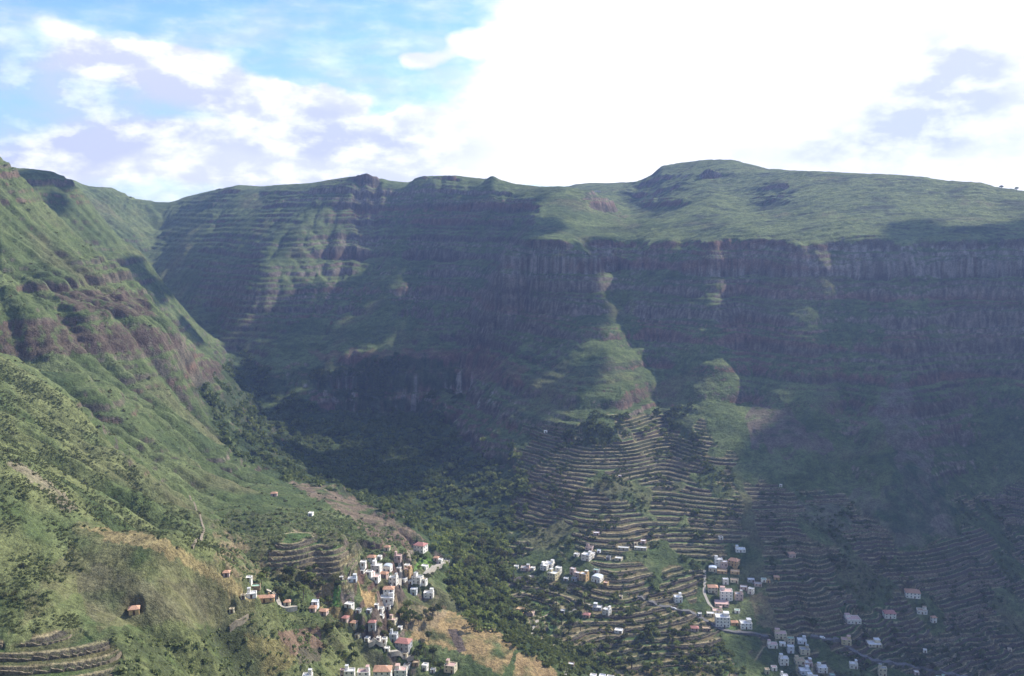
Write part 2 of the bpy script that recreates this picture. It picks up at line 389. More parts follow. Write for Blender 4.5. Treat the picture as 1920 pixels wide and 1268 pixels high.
# ribs: shift the surface along its own slope
rib = (ridged(TX / 60, TY / 200, 3, 31) * 0.9 + fbm(TX / 10, TY / 16, 3, 41) * 1.3)
ribl = (ridged(TX / 150, TY / 60, 3, 33) * 1.6 + fbm(TX / 14, TY / 12, 3, 43) * 0.9)
wY = np.abs(gyy) / (np.abs(gyy) + np.abs(gxx) + 1e-6)
Zt = Zt + (rib * wY + ribl * (1 - wY)) * sst(slb, 0.45, 1.2) * np.where(leftn, 0.3, np.where(TT < -0.2, 0.5, 1.0)) * notT
# strata: hard lava beds stand as steps
wz = Zt + 9 * fbm(TX / 260, TY / 260, 3, 51)
def beds(z, th, sharp, var):
    t = z / th; n = np.floor(t); f = t - n
    hsh = np.abs(np.sin(n * 12.9898 + var) * 43758.5453) % 1.0          # each bed has its own strength
    g = sst(f, 0.5 - 0.5 / sharp, 0.5 + 0.5 / sharp)
    return (n + g - t) * th * (0.35 + 0.65 * hsh), (np.abs(f - 0.5) < 0.5 / sharp) * hsh
d1, r1 = beds(wz, 31.0, 3.2, 1.0); d2, r2 = beds(wz + 3 * fbm(TX / 50, TY / 50, 2, 55), 10.5, 2.6, 5.0)
lat = 0.25 + 1.0 * sst(fbm(TX / 90, TY / 200, 3, 57), -0.3, 0.35)
Zt = Zt + strat * (0.75 * d1 * np.where(TT < -0.2, 0.35, 1.0) + 0.8 * d2) * lat
# the skyline follows the ridge line of the real mountains
SKY = np.array([(-400,100),(-200,170),(-60,252),(-10,287),(0,295),(22,312),(30,315),(60,317),(100,322),(150,349),(210,352),(250,373),(285,378),(312,386),(345,370),(408,355),(450,347),(490,350),(520,347),(580,344),(640,334),(675,329),(687,324),(697,330),(730,339),(768,343),(776,336),(790,331),(850,329),(910,336),(924,329),(935,336),(965,345),(1010,350),(1068,352),(1076,346),(1110,343),(1150,344),(1195,342),(1222,328),(1240,312),(1290,304),(1330,300),(1380,301),(1405,309),(1440,318),(1560,324),(1680,329),(1735,333),(1780,341),(1840,344),(1865,352),(1920,360),(2100,380)], float)
kk = np.where((TY > 1000) & (TY < 3200), Zt / TY, -9); ic = kk.argmax(0); Yc = Ys[ic]; kcur = kk.max(0)
pys = np.full(len(ts), 350.0)
for _ in range(3): pys = np.interp(960 + ts / kpy(pys)[1], SKY[:, 0], SKY[:, 1])
cv = lambda a, n: np.convolve(np.pad(a, n, mode='edge'), np.ones(2 * n + 1) / (2 * n + 1), 'valid')
dz = np.clip((kpy(pys)[0] - kcur) * Yc, -22, 22) * (np.abs(ts) < 0.62) * sst(960 + ts * FPX, -80, -20)

Yc = cv(cv(Yc, 14), 14); dz = cv(dz, 2)
Zt = Zt + dz[None, :] * np.exp(-((TY - Yc[None, :]) / 230.0) ** 2)
# low rock steps and hummocks on the gentle plateau slope
mesa0 = sst(PX, 1080, 1200) * sst(470 - PY, 0, 12) * (TY > 1300) * (TY < 2600)
Zt = Zt + mesa0 * (2.6 * fbm(TX / 70, TY / 16, 4, 141) + 3.5 * np.maximum(fbm(TX / 120, TY / 40, 3, 143), 0))
# rough ground
Zt = Zt + notT * (1.3 * fbm(TX / 12, TY / 12, 3, 61) + 0.5 * fbm(TX / 3.5, TY / 3.5, 2, 63)) * np.where(TY > 300, 1, 0.3) * np.where(leftn, 0.9, 1.0)
# dry stone terraces
ZPRE = Zt.copy()
nearw = sst(520 - TY, 0, 30)
wt = (blur(Zt, 3) + 1.6 * fbm(TX / 45, TY / 45, 3, 71)) * (1 - nearw) + blur(Zt, 60) * nearw
t = wt / TH; n = np.floor(t); f = t - n
step_ = (n + sst(f, 0.72, 0.98)) * TH + 0.12 * TH * np.clip(f / 0.8, 0, 1) * 0
Zt = Zt * (1 - TERRs) + (step_ + 0.25 * fbm(TX / 5, TY / 5, 2, 73)) * TERRs
TF = f
gxx, gyy = grad(Zt); SL = np.hypot(gxx, gyy)

# -- ground lookups along the sight line of a photo pixel
def hit(px, py, ymin=150.0, lift=0.0):
    k, s = kpy(py); tt = (px - 960.0) * s
    j = np.clip(np.searchsorted(ts, tt) - 1, 0, len(ts) - 2); a = (tt - ts[j]) / (ts[j + 1] - ts[j])
    prof = Zt[:, j] * (1 - a) + Zt[:, j + 1] * a - k * Ys
    ok = np.nonzero((prof > 0) & (Ys > ymin))[0]
    if len(ok) == 0: return None
    i = ok[0]
    if i == 0: return None
    b = prof[i - 1] / (prof[i - 1] - prof[i]); Y = Ys[i - 1] + b * (Ys[i] - Ys[i - 1])
    return (tt * Y, Y, k * Y + CAMZ)
def ground(x, y):
    tt = x / y; j = int(np.clip(np.searchsorted(ts, tt) - 1, 0, len(ts) - 2)); i = int(np.clip(np.searchsorted(Ys, y) - 1, 0, len(Ys) - 2))
    a = min(max((tt - ts[j]) / (ts[j + 1] - ts[j]), 0), 1); b = min(max((y - Ys[i]) / (Ys[i + 1] - Ys[i]), 0), 1)
    return (Zt[i, j] * (1 - a) + Zt[i, j + 1] * a) * (1 - b) + (Zt[i + 1, j] * (1 - a) + Zt[i + 1, j + 1] * a) * b + CAMZ

# -- base colours of ground, grass and rock
def lerp(a, b, m): return a + (np.asarray(b, float) - a) * m[..., None]
PX, PY = project(TX, TY, ZPRE)
LEFT = sst(-TT, 0.26, 0.34)
n1 = fbm(TX / 70, TY / 70, 4, 81); n2 = fbm(TX / 14, TY / 14, 3, 83); n3 = fbm(TX / 4, TY / 4, 2, 85)
col = np.ones(TX.shape + (3,)) * np.array((0.072, 0.097, 0.036))
col = lerp(col, (0.118, 0.140, 0.060), sst(n1 + 0.5 * n2, -0.05, 0.45))
col = lerp(col, (0.045, 0.066, 0.030), sst(-n1 + 0.7 * n2 + 0.4 * n3, 0.15, 0.5) * 0.8)
col = lerp(col, (0.135, 0.120, 0.065), sst(fbm(TX / 110, TY / 110, 3, 87), 0.12, 0.4) * 0.6)
# mesa top: pale green grass with dark scrub bands
mesa = polymask(PX, PY, [(1060,330),(1300,280),(1990,320),(1990,466),(1120,466),(1250,420),(1060,370)], 6, 9) & (TY > 1300)
col = lerp(col, (0.165, 0.185, 0.068), mesa * 0.9 * sst(n2 + n1, -0.3, 0.3))
col = lerp(col, (0.042, 0.052, 0.032), mesa * sst(fbm(TX / 60, TY / 18, 4, 89) + 0.25 * n2, -0.02, 0.16) * 0.85)
bench = far * sst(0.95 - SL, 0.0, 0.4)
col = lerp(col, (0.110, 0.140, 0.052), bench * 0.75 * sst(n1 + n2, -0.4, 0.3))
rockc = np.array((0.118, 0.094, 0.078)) * (1 + 0.55 * n3[..., None])
red = sst(fbm((ZPRE + 20 * fbm(TX / 300, TY / 300, 2, 95)) / 24, TX / 500, 3, 91), 0.0, 0.35)
bedn = np.floor((ZPRE + 9 * fbm(TX / 260, TY / 260, 3, 51) + 3 * fbm(TX / 50, TY / 50, 2, 55)) / 10.5)
bedt = np.abs(np.sin(bedn * 12.9898 + 5.0) * 43758.5453) % 1.0
rockc = rockc * (0.62 + 0.85 * bedt)[..., None]
rockc = lerp(rockc, (0.120, 0.102, 0.076), LEFT * 0.6)
band = polymask(PX, PY, [(930,480),(1060,470),(1130,462),(1990,462),(1990,520),(1130,524),(940,520)], 5, 70) & (TY > 1250)
rockc = lerp(rockc, (0.235, 0.205, 0.180), band * sst(fbm(TX / 9, TY / 90, 3, 72), -0.25, 0.25) * 0.85)
rockc = lerp(rockc, (0.155, 0.080, 0.064), red * 0.7)
greyb = polymask(PX, PY, [(560,715),(640,690),(900,700),(930,760),(780,775),(640,765)], 6) & (TY > 1300)
rockc = lerp(rockc, (0.30, 0.27, 0.25), greyb * sst(fbm(TX / 11, TY / 90, 3, 97), 0.0, 0.3))
rockm = sst(SL + 0.6 * n3 + 0.5 * n2 + 0.45 * n1 - 0.6 * LEFT + 0.25 * far * (TT > -0.34), 1.15, 1.75) * notT * np.where(leftn, 0.35, 1.0) * 0.9
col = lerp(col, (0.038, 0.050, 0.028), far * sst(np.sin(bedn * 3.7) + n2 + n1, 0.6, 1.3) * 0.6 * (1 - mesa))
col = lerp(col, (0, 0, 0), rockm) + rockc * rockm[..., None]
streak = sst(fbm(TX / 5, TY / 60, 3, 99), 0.05, 0.35) * sst(SL, 1.3, 2.2)
col = lerp(col, (0.05, 0.05, 0.042), streak * 0.6)
col = lerp(col, (0.120, 0.145, 0.060), LEFT * (1 - rockm) * 0.5 * sst(n2 + n1, -0.5, 0.2))
cb = (polymask(PX, PY, [(0,604),(110,604),(290,612),(350,640),(300,665),(0,664)], 5, 60) | polymask(PX, PY, [(95,540),(270,550),(290,590),(200,590),(110,575)], 8, 61) | polymask(PX, PY, [(372,672),(415,676),(418,712),(380,712)], 3, 62)) & (TY > 860) & (TY < 1400)
col = lerp(col, (0.092, 0.064, 0.052), cb * sst(fbm(TX / 8, TY / 8, 3, 63), -0.4, 0.0) * 0.85)
# left slope: fresh green with tan patches
col = lerp(col, (0.165, 0.176, 0.074), leftn * sst(-fbm(TX / 40, TY / 40, 3, 103), -0.25, 0.25) * 0.75 * (1 - rockm))
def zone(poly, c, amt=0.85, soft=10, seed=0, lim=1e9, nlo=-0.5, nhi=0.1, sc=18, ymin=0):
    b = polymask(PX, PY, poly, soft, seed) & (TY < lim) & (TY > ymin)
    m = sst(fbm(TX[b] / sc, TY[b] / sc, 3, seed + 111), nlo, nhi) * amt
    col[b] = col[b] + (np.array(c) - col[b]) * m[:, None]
zone([(0,1200),(140,1000),(150,985),(200,985),(300,1005),(420,1075),(500,1120),(480,1180),(330,1160),(200,1180),(140,1120)], (0.140,0.132,0.066), 0.7, 14, 1, 540)
zone([(150,985),(300,1005),(420,1075),(500,1125),(480,1135),(420,1100),(300,1035),(200,1010)], (0.27,0.215,0.105), 0.9, 6, 2, 560, -0.8, -0.2)
zone([(5,865),(40,868),(90,900),(150,950),(130,960),(60,905)], (0.215,0.185,0.125), 0.9, 5, 3, 700)
zone([(130,1060),(330,1090),(420,1120),(400,1170),(170,1160)], (0.135,0.118,0.080), 0.4, 14, 4, 540)
zone([(533,900),(623,913),(713,957),(773,993),(800,1015),(720,1020),(640,960)], (0.175,0.130,0.095), 0.9, 6, 5, 1100)
zone([(780,1165),(840,1145),(930,1180),(970,1215),(940,1268),(860,1220),(770,1200)], (0.300,0.215,0.105), 0.95, 4, 6, 800)
zone([(970,1225),(1010,1230),(1060,1275),(960,1275)], (0.330,0.230,0.115), 0.95, 4, 7, 800)
zone([(838,1180),(858,1180),(875,1220),(860,1225)], (0.115,0.090,0.075), 1, 1, 8, 800, -2, -1)
zone([(600,1080),(625,1085),(625,1130),(600,1140)], (0.30,0.23,0.12), 0.9, 2, 9, 800, -2, -1)
zone([(626,1092),(640,1094),(636,1140),(622,1135)], (0.10,0.19,0.045), 1, 1, 10, 800, -2, -1)
zone([(640,1100),(664,1104),(664,1128),(640,1126)], (0.20,0.165,0.14), 1, 1, 11, 800, -2, -1)
zone([(667,1105),(704,1112),(700,1140),(686,1140),(680,1120)], (0.36,0.255,0.12), 1, 1, 12, 800, -2, -1)
zone([(612,1138),(660,1140),(668,1168),(625,1160)], (0.27,0.20,0.09), 1, 2, 13, 800, -2, -1)
zone([(720,1130),(840,1140),(800,1200),(740,1170)], (0.26,0.20,0.12), 0.8, 5, 14, 800)
zone([(755,1035),(775,1030),(768,1065),(752,1062)], (0.24,0.20,0.15), 1, 1, 15, 900, -2, -1)
zone([(800,1045),(812,1048),(806,1065),(775,1068),(785,1048)], (0.12,0.20,0.05), 1, 1, 16, 900, -2, -1)
zone([(950,1085),(1000,1078),(1018,1110),(985,1118),(952,1110)], (0.135,0.120,0.110), 1, 1, 17, 950, -2, -1)
zone([(520,1185),(600,1175),(608,1215),(535,1235)], (0.165,0.115,0.080), 1, 1, 18, 800, -2, -1)
zone([(560,1215),(605,1215),(600,1240),(560,1245)], (0.10,0.09,0.06), 1, 1, 19, 800, -2, -1)
zone([(458,1188),(530,1200),(560,1240),(500,1275),(470,1230)], (0.185,0.160,0.070), 0.9, 4, 20, 700)
zone([(400,985),(470,1010),(510,1080),(440,1085),(400,1040)], (0.24,0.18,0.11), 0.7, 6, 21, 800, -0.2, 0.2, 8)
zone([(1400,1110),(1480,1120),(1540,1180),(1500,1195),(1420,1170)], (0.19,0.145,0.090), 0.7, 4, 22, 1000)
zone([(1690,700),(1640,760),(1690,900),(1760,1000),(1780,1000),(1740,860),(1720,760)], (0.150,0.115,0.110), 0.6, 12, 23)
zone([(1400,760),(1480,770),(1560,840),(1500,860),(1420,830)], (0.150,0.100,0.100), 0.6, 15, 24)
zone([(1480,940),(1780,910),(1790,1010),(1600,1030)], (0.150,0.125,0.105), 0.5, 15, 25)
zone([(580,660),(900,650),(1000,690),(980,720),(620,700)], (0.170,0.085,0.070), 0.5, 10, 26)
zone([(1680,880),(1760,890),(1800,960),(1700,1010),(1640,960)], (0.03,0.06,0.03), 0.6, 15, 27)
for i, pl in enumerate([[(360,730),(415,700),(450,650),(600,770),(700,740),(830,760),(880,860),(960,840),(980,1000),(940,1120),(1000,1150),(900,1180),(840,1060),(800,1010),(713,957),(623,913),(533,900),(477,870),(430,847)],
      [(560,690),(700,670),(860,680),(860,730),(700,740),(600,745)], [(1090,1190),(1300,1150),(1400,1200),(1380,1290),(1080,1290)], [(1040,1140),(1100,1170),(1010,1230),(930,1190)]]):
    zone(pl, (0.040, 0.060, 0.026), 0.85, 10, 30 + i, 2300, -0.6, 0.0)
zone([(180,1180),(420,1180),(460,1200),(470,1275),(220,1275),(200,1220)], (0.060,0.072,0.034), 0.8, 8, 40, 700, -0.3, 0.1, 8)
zone([(420,960),(620,960),(700,1030),(560,1060),(420,1000)], (0.090,0.092,0.048), 0.6, 8, 41, 900, -0.2, 0.1, 8)
# terrace treads and walls
tr = TERRs * (f < 0.84)
tread = np.ones(TX.shape + (3,)) * np.array((0.105, 0.105, 0.050))
lvl = np.floor(wt / TH)
pr = fbm(TX / 60 + lvl * 7.31, TY / 200 + lvl * 3.7, 2, 121)
tread = lerp(tread, (0.085, 0.135, 0.045), sst(pr, 0.02, 0.18)); tread = lerp(tread, (0.190, 0.150, 0.080), sst(-pr, 0.05, 0.22))
tread = lerp(tread, (0.05, 0.065, 0.03), sst(n3 + n2, 0.15, 0.45) * 0.8)
edge = TERRs * sst(f, 0.80, 0.85)                           # stone courses and the dry grass hanging on them
col = lerp(col, (0, 0, 0), tr * 0.85) + tread * (tr * 0.85)[..., None]
lip = TERRs * sst(TF, 0.0, 0.01) * (1 - sst(TF, 0.16, 0.24))
col = lerp(col, (0.34, 0.28, 0.17), lip * 0.75)
col = lerp(col, (0.085, 0.072, 0.060), edge * 0.9 * sst(fbm(TX / 25, TY / 25, 2, 131), -0.5, 0.1))
col = np.clip(col * (1 + 0.35 * n3[..., None]), 0.012, 0.6)


def pad(x, y, z, r0, r1):                              # level ground for a building, with banks around it
    i0, i1 = np.searchsorted(Ys, (y - r1, y + r1)); j0, j1 = np.searchsorted(ts, ((x - r1) / y, (x + r1) / y))
    sl_ = (slice(max(i0, 0), i1), slice(max(j0, 0), j1)); d = np.hypot(TX[sl_] - x, TY[sl_] - y)
    w = 1 - sst(d, r0, r1); Zt[sl_] = Zt[sl_] * (1 - w) + (z - CAMZ) * w
# ------------------------------------------------------------------ things
def link(o, parent=None):
    C.collection.objects.link(o)
    if parent is not None: o.parent = parent
    return o
def tag(o, label=None, cat=None, group=None, kind=None):
    if label: o['label'] = label
    if cat: o['category'] = cat
    if group: o['group'] = group
    if kind: o['kind'] = kind
    return o
class MB:
    def __init__(s): s.v = []; s.f = []
    def face(s, pts):
        n = len(s.v); s.v += [tuple(p) for p in pts]; s.f.append(tuple(range(n, n + len(pts))))
    def box(s, x0, x1, y0, y1, z0, z1, top=True, bottom=True):
        n = len(s.v); s.v += [(x, y, z) for z in (z0, z1) for y in (y0, y1) for x in (x0, x1)]
        F = [(0,1,5,4),(1,3,7,5),(3,2,6,7),(2,0,4,6)]
        if top: F.append((4,5,7,6))
        if bottom: F.append((0,2,3,1))
        s.f += [tuple(n + i for i in f) for f in F]
    def tube(s, a, b, ra, rb, k=6):
        a, b = np.array(a, float), np.array(b, float); d = b - a; d /= np.linalg.norm(d) + 1e-9
        u = np.cross(d, (0.3, 0.9, 0.1)); u /= np.linalg.norm(u); w = np.cross(d, u); n = len(s.v)
        for c, r in ((a, ra), (b, rb)):
            for i in range(k):
                an = 2 * math.pi * i / k; s.v.append(tuple(c + r * (math.cos(an) * u + math.sin(an) * w)))
        for i in range(k): s.f.append((n + i, n + (i + 1) % k, n + k + (i + 1) % k, n + k + i))
        s.f.append(tuple(n + k + i for i in range(k)))
    def mesh(s, name, mat):
        m = bpy.data.meshes.new(name); m.from_pydata(s.v, [], s.f); m.materials.append(mat); return m
    def build(s, name, mat, parent=None, loc=None):
        o = bpy.data.objects.new(name, s.mesh(name, mat)); link(o, parent)
        if loc: o.location = loc
        return o
_mats = {}
def mat(name, c, rough=0.9, var=0.12, scale=0.8, c2=None, spec=0.2, sub=None):
    if name in _mats: return _mats[name]
    m = bpy.data.materials.new(name); m.use_nodes = True; t = NT(m.node_tree); b = t.n['Principled BSDF']
    geo = t.new('ShaderNodeNewGeometry'); n = t.noise(geo.outputs['Position'], scale, 4, 0.65)
    c2 = c2 or tuple(max(0.0, x * (1 - 2.2 * var)) for x in c)
    col_ = t.mix(t.ss(n, 0.35, 0.72), tuple(min(1, x * (1 + var)) for x in c), c2)
    oi = t.new('ShaderNodeObjectInfo')
    col_ = t.mix(1.0, col_, t.math('MULTIPLY_ADD', oi.outputs['Random'], 0.24, 0.88), 'MULTIPLY')
    t.l.new(col_, b.inputs['Base Color']); b.inputs['Roughness'].default_value = rough; b.inputs['Specular IOR Level'].default_value = spec
    _mats[name] = m; return m
WALL = {'W': mat('white limewash', (0.82, 0.78, 0.71)), 'C': mat('cream render', (0.62, 0.55, 0.40)), 'Y': mat('yellow render', (0.62, 0.54, 0.33)),
        'O': mat('ochre render', (0.58, 0.40, 0.20)), 'P': mat('pink render', (0.58, 0.44, 0.39)), 'G': mat('grey cement render', (0.36, 0.36, 0.37)),
        'T': mat('bare stone wall', (0.34, 0.26, 0.18), var=0.3), 'B': mat('blue white render', (0.66, 0.68, 0.72))}
ROOF = {'w': mat('white roof screed', (0.70, 0.70, 0.70)), 'g': mat('grey roof screed', (0.36, 0.37, 0.37)), 'p': mat('pink roof paint', (0.56, 0.38, 0.34)),
        'o': mat('orange clay tiles', (0.52, 0.30, 0.20), var=0.2, scale=2.0), 'r': mat('red clay tiles', (0.44, 0.21, 0.18), var=0.2, scale=2.0),
        't': mat('tan roof screed', (0.48, 0.36, 0.24)), 'k': mat('dark weathered roof', (0.13, 0.11, 0.11)), 'n': mat('green painted roof', (0.30, 0.46, 0.36)), 'v': mat('pale vaulted roof', (0.55, 0.60, 0.66))}
GLASS = mat('dark window glass', (0.09, 0.10, 0.115), rough=0.25, spec=0.5)
SHUT = mat('brown wooden door', (0.14, 0.08, 0.045))
STONE = mat('dry laid stone', (0.125, 0.100, 0.078), var=0.32, scale=0.9, c2=(0.06, 0.05, 0.04))
def unit_window():
    b = MB(); b.box(-0.5, 0.5, -0.06, 0.06, 0, 1); return b.mesh('window', GLASS)
WINM = unit_window()
DOORM = (lambda b: (b.box(-0.5, 0.5, -0.06, 0.06, 0, 1), b.mesh('door', SHUT))[1])(MB())

HOUSES = []; HPX = []
def house(px, py, w, h, wall, roof, yaw, label, cat='house', group=None, depth=None):
    p = hit(px, py)
    if p is None: return
    x, y, z = p; W = w * y / FPX * 0.9; Dp = depth * y / FPX if depth else min(max(W * 0.75, 4.5), 10.5)
    Hh = (h * y / FPX - 0.30 * Dp) / 0.93; Hh = min(max(Hh * 0.74, 2.7), 9.0)
    if W < 4.2: Dp = W; Hh = max(2.4, h * y / FPX - 0.3 * W)
    W = W * (0.86 if abs(yaw) > 12 else 0.95)
    az = math.atan2(x, y); name = {'house': 'village_house', 'shed': 'stone_shed', 'block': 'apartment_block', 'water tank': 'water_tank'}[cat]
    o = bpy.data.objects.new(name, None); link(o); o.location = (x + math.sin(az) * Dp * 0.5, y + math.cos(az) * Dp * 0.5, z)
    o.rotation_euler = (0, 0, -az + math.radians(yaw)); rr_ = math.hypot(W, Dp) / 2; pad(o.location.x, o.location.y, z - 0.15, rr_ * 0.95, rr_ * 1.35 + 1.5)
    tag(o, label, cat, group); HOUSES.append((x, y, max(W, Dp))); HPX.append((px, py - h / 2, label))
    hw, hd = W / 2, Dp / 2; wm = WALL[wall]; rm = ROOF[roof]
    b = MB(); b.box(-hw, hw, -hd, hd, -2.5, Hh, top=(roof in 'or'))
    flat = roof not in 'orv'
    if flat:                                           # the parapet is the top of the walls, its inner face and the roof lie lower
        tk, dr = 0.3, 0.55
        for (a0, a1, b0, b1) in ((-hw, hw, -hd, -hd + tk), (-hw, hw, hd - tk, hd), (-hw, -hw + tk, -hd + tk, hd - tk), (hw - tk, hw, -hd + tk, hd - tk)):
            b.face([(a0, b0, Hh), (a1, b0, Hh), (a1, b1, Hh), (a0, b1, Hh)])
        i0, i1, j0, j1 = -hw + tk, hw - tk, -hd + tk, hd - tk
        for (p0, p1) in (((i0, j0), (i1, j0)), ((i1, j0), (i1, j1)), ((i1, j1), (i0, j1)), ((i0, j1), (i0, j0))):
            b.face([(*p1, Hh), (*p0, Hh), (*p0, Hh - dr), (*p1, Hh - dr)])
        r = MB(); r.box(i0 + .01, i1 - .01, j0 + .01, j1 - .01, Hh - dr - 0.2, Hh - dr)
    elif roof == 'v':
        r = MB(); N = 8; pts = [(-hw * math.cos(math.pi * i / N) * 1.03, Hh + 0.16 * W * math.sin(math.pi * i / N)) for i in range(N + 1)]
        for (xa, za), (xb, zb) in zip(pts[:-1], pts[1:]): r.face([(xa, -hd - .2, za), (xb, -hd - .2, zb), (xb, hd + .2, zb), (xa, hd + .2, za)])
        for yy in (-hd - .2, hd + .2): r.face([(xa, yy, za) for xa, za in pts])
    else:                                              # hipped or gabled tiles with an overhang
        r = MB(); e = 0.4; rh = 0.20 * min(W, Dp) + 0.3; ins = hd * 0.9 if W > Dp * 1.15 else hw * 0.55
        A = [(-hw - e, -hd - e), (hw + e, -hd - e), (hw + e, hd + e), (-hw - e, hd + e)]
        R0, R1 = (-hw + ins, 0, Hh + rh), (hw - ins, 0, Hh + rh)
        a = [(*q_, Hh + 0.02) for q_ in A]; bt = [(*q_, Hh - 0.18) for q_ in A]
        r.face([a[0], a[1], R1, R0]); r.face([a[2], a[3], R0, R1]); r.face([a[1], a[2], R1]); r.face([a[3], a[0], R0])
        for i in range(4): r.face([bt[i], bt[(i + 1) % 4], a[(i + 1) % 4], a[i]])
        r.face(bt[::-1])
    b.build('wall', wm, o); ro = r.build('roof', rm, o)
    if cat == 'water tank': return o
    if (w > 17 and flat and cat != 'shed' and h > 10):            # stair tower or set-back upper room on the terrace
        u = MB(); uw = W * random.uniform(0.25, 0.42); ud = Dp * random.uniform(0.4, 0.6); sx = random.choice((-1, 1))
        ux0 = (hw - 0.35 - uw) if sx > 0 else (-hw + 0.35); uy1 = hd - 0.35
        u.box(ux0, ux0 + uw, uy1 - ud, uy1, Hh - 0.7, Hh + 2.1); uo = u.build('roof_room', wm, o)
        rr = MB(); rr.box(ux0 - .1, ux0 + uw + .1, uy1 - ud - .1, uy1 + .1, Hh + 2.1, Hh + 2.3); rr.build('roof_slab', rm, uo)
    if W > 7 and roof in 'or':
        c_ = MB(); c_.box(hw * 0.4, hw * 0.4 + 0.7, 0.3, 1.0, Hh, Hh + 1.9); c_.build('chimney', wm, ro)
    fl = max(1, int(round(Hh / 3.0))); nc = max(1, min(4, int(W / 2.9))); cnt = 0
    for f_ in range(fl):
        zz = Hh / fl * f_ + 1.0
        for c_ in range(nc):
            if f_ == 0 and c_ == nc // 2: continue
            wo = bpy.data.objects.new('window', WINM); link(wo, o); wo.scale = (1.0 if W > 6 else .8, 1, min(1.25, Hh / fl * 0.42))
            wo.location = (-hw + W * (c_ + 0.5) / nc, -hd, zz); cnt += 1
        for c_ in range(1 if Dp < 7 else 2):
            for sx in ((1, -1) if W > 9 else ((1,) if yaw < 0 else (-1,))):
                wo = bpy.data.objects.new('window', WINM); link(wo, o); wo.scale = (1.1, 1, min(1.35, Hh / fl * 0.45)); wo.rotation_euler = (0, 0, math.pi / 2)
                wo.location = (sx * hw, -hd + Dp * (c_ + 0.5) / (1 if Dp < 7 else 2), zz); cnt += 1
    do = bpy.data.objects.new('door', DOORM); link(do, o); do.scale = (1.1, 1, 2.15); do.location = (-hw + W * (nc // 2 + 0.5) / nc, -hd - 0.01, 0.0)
    return o
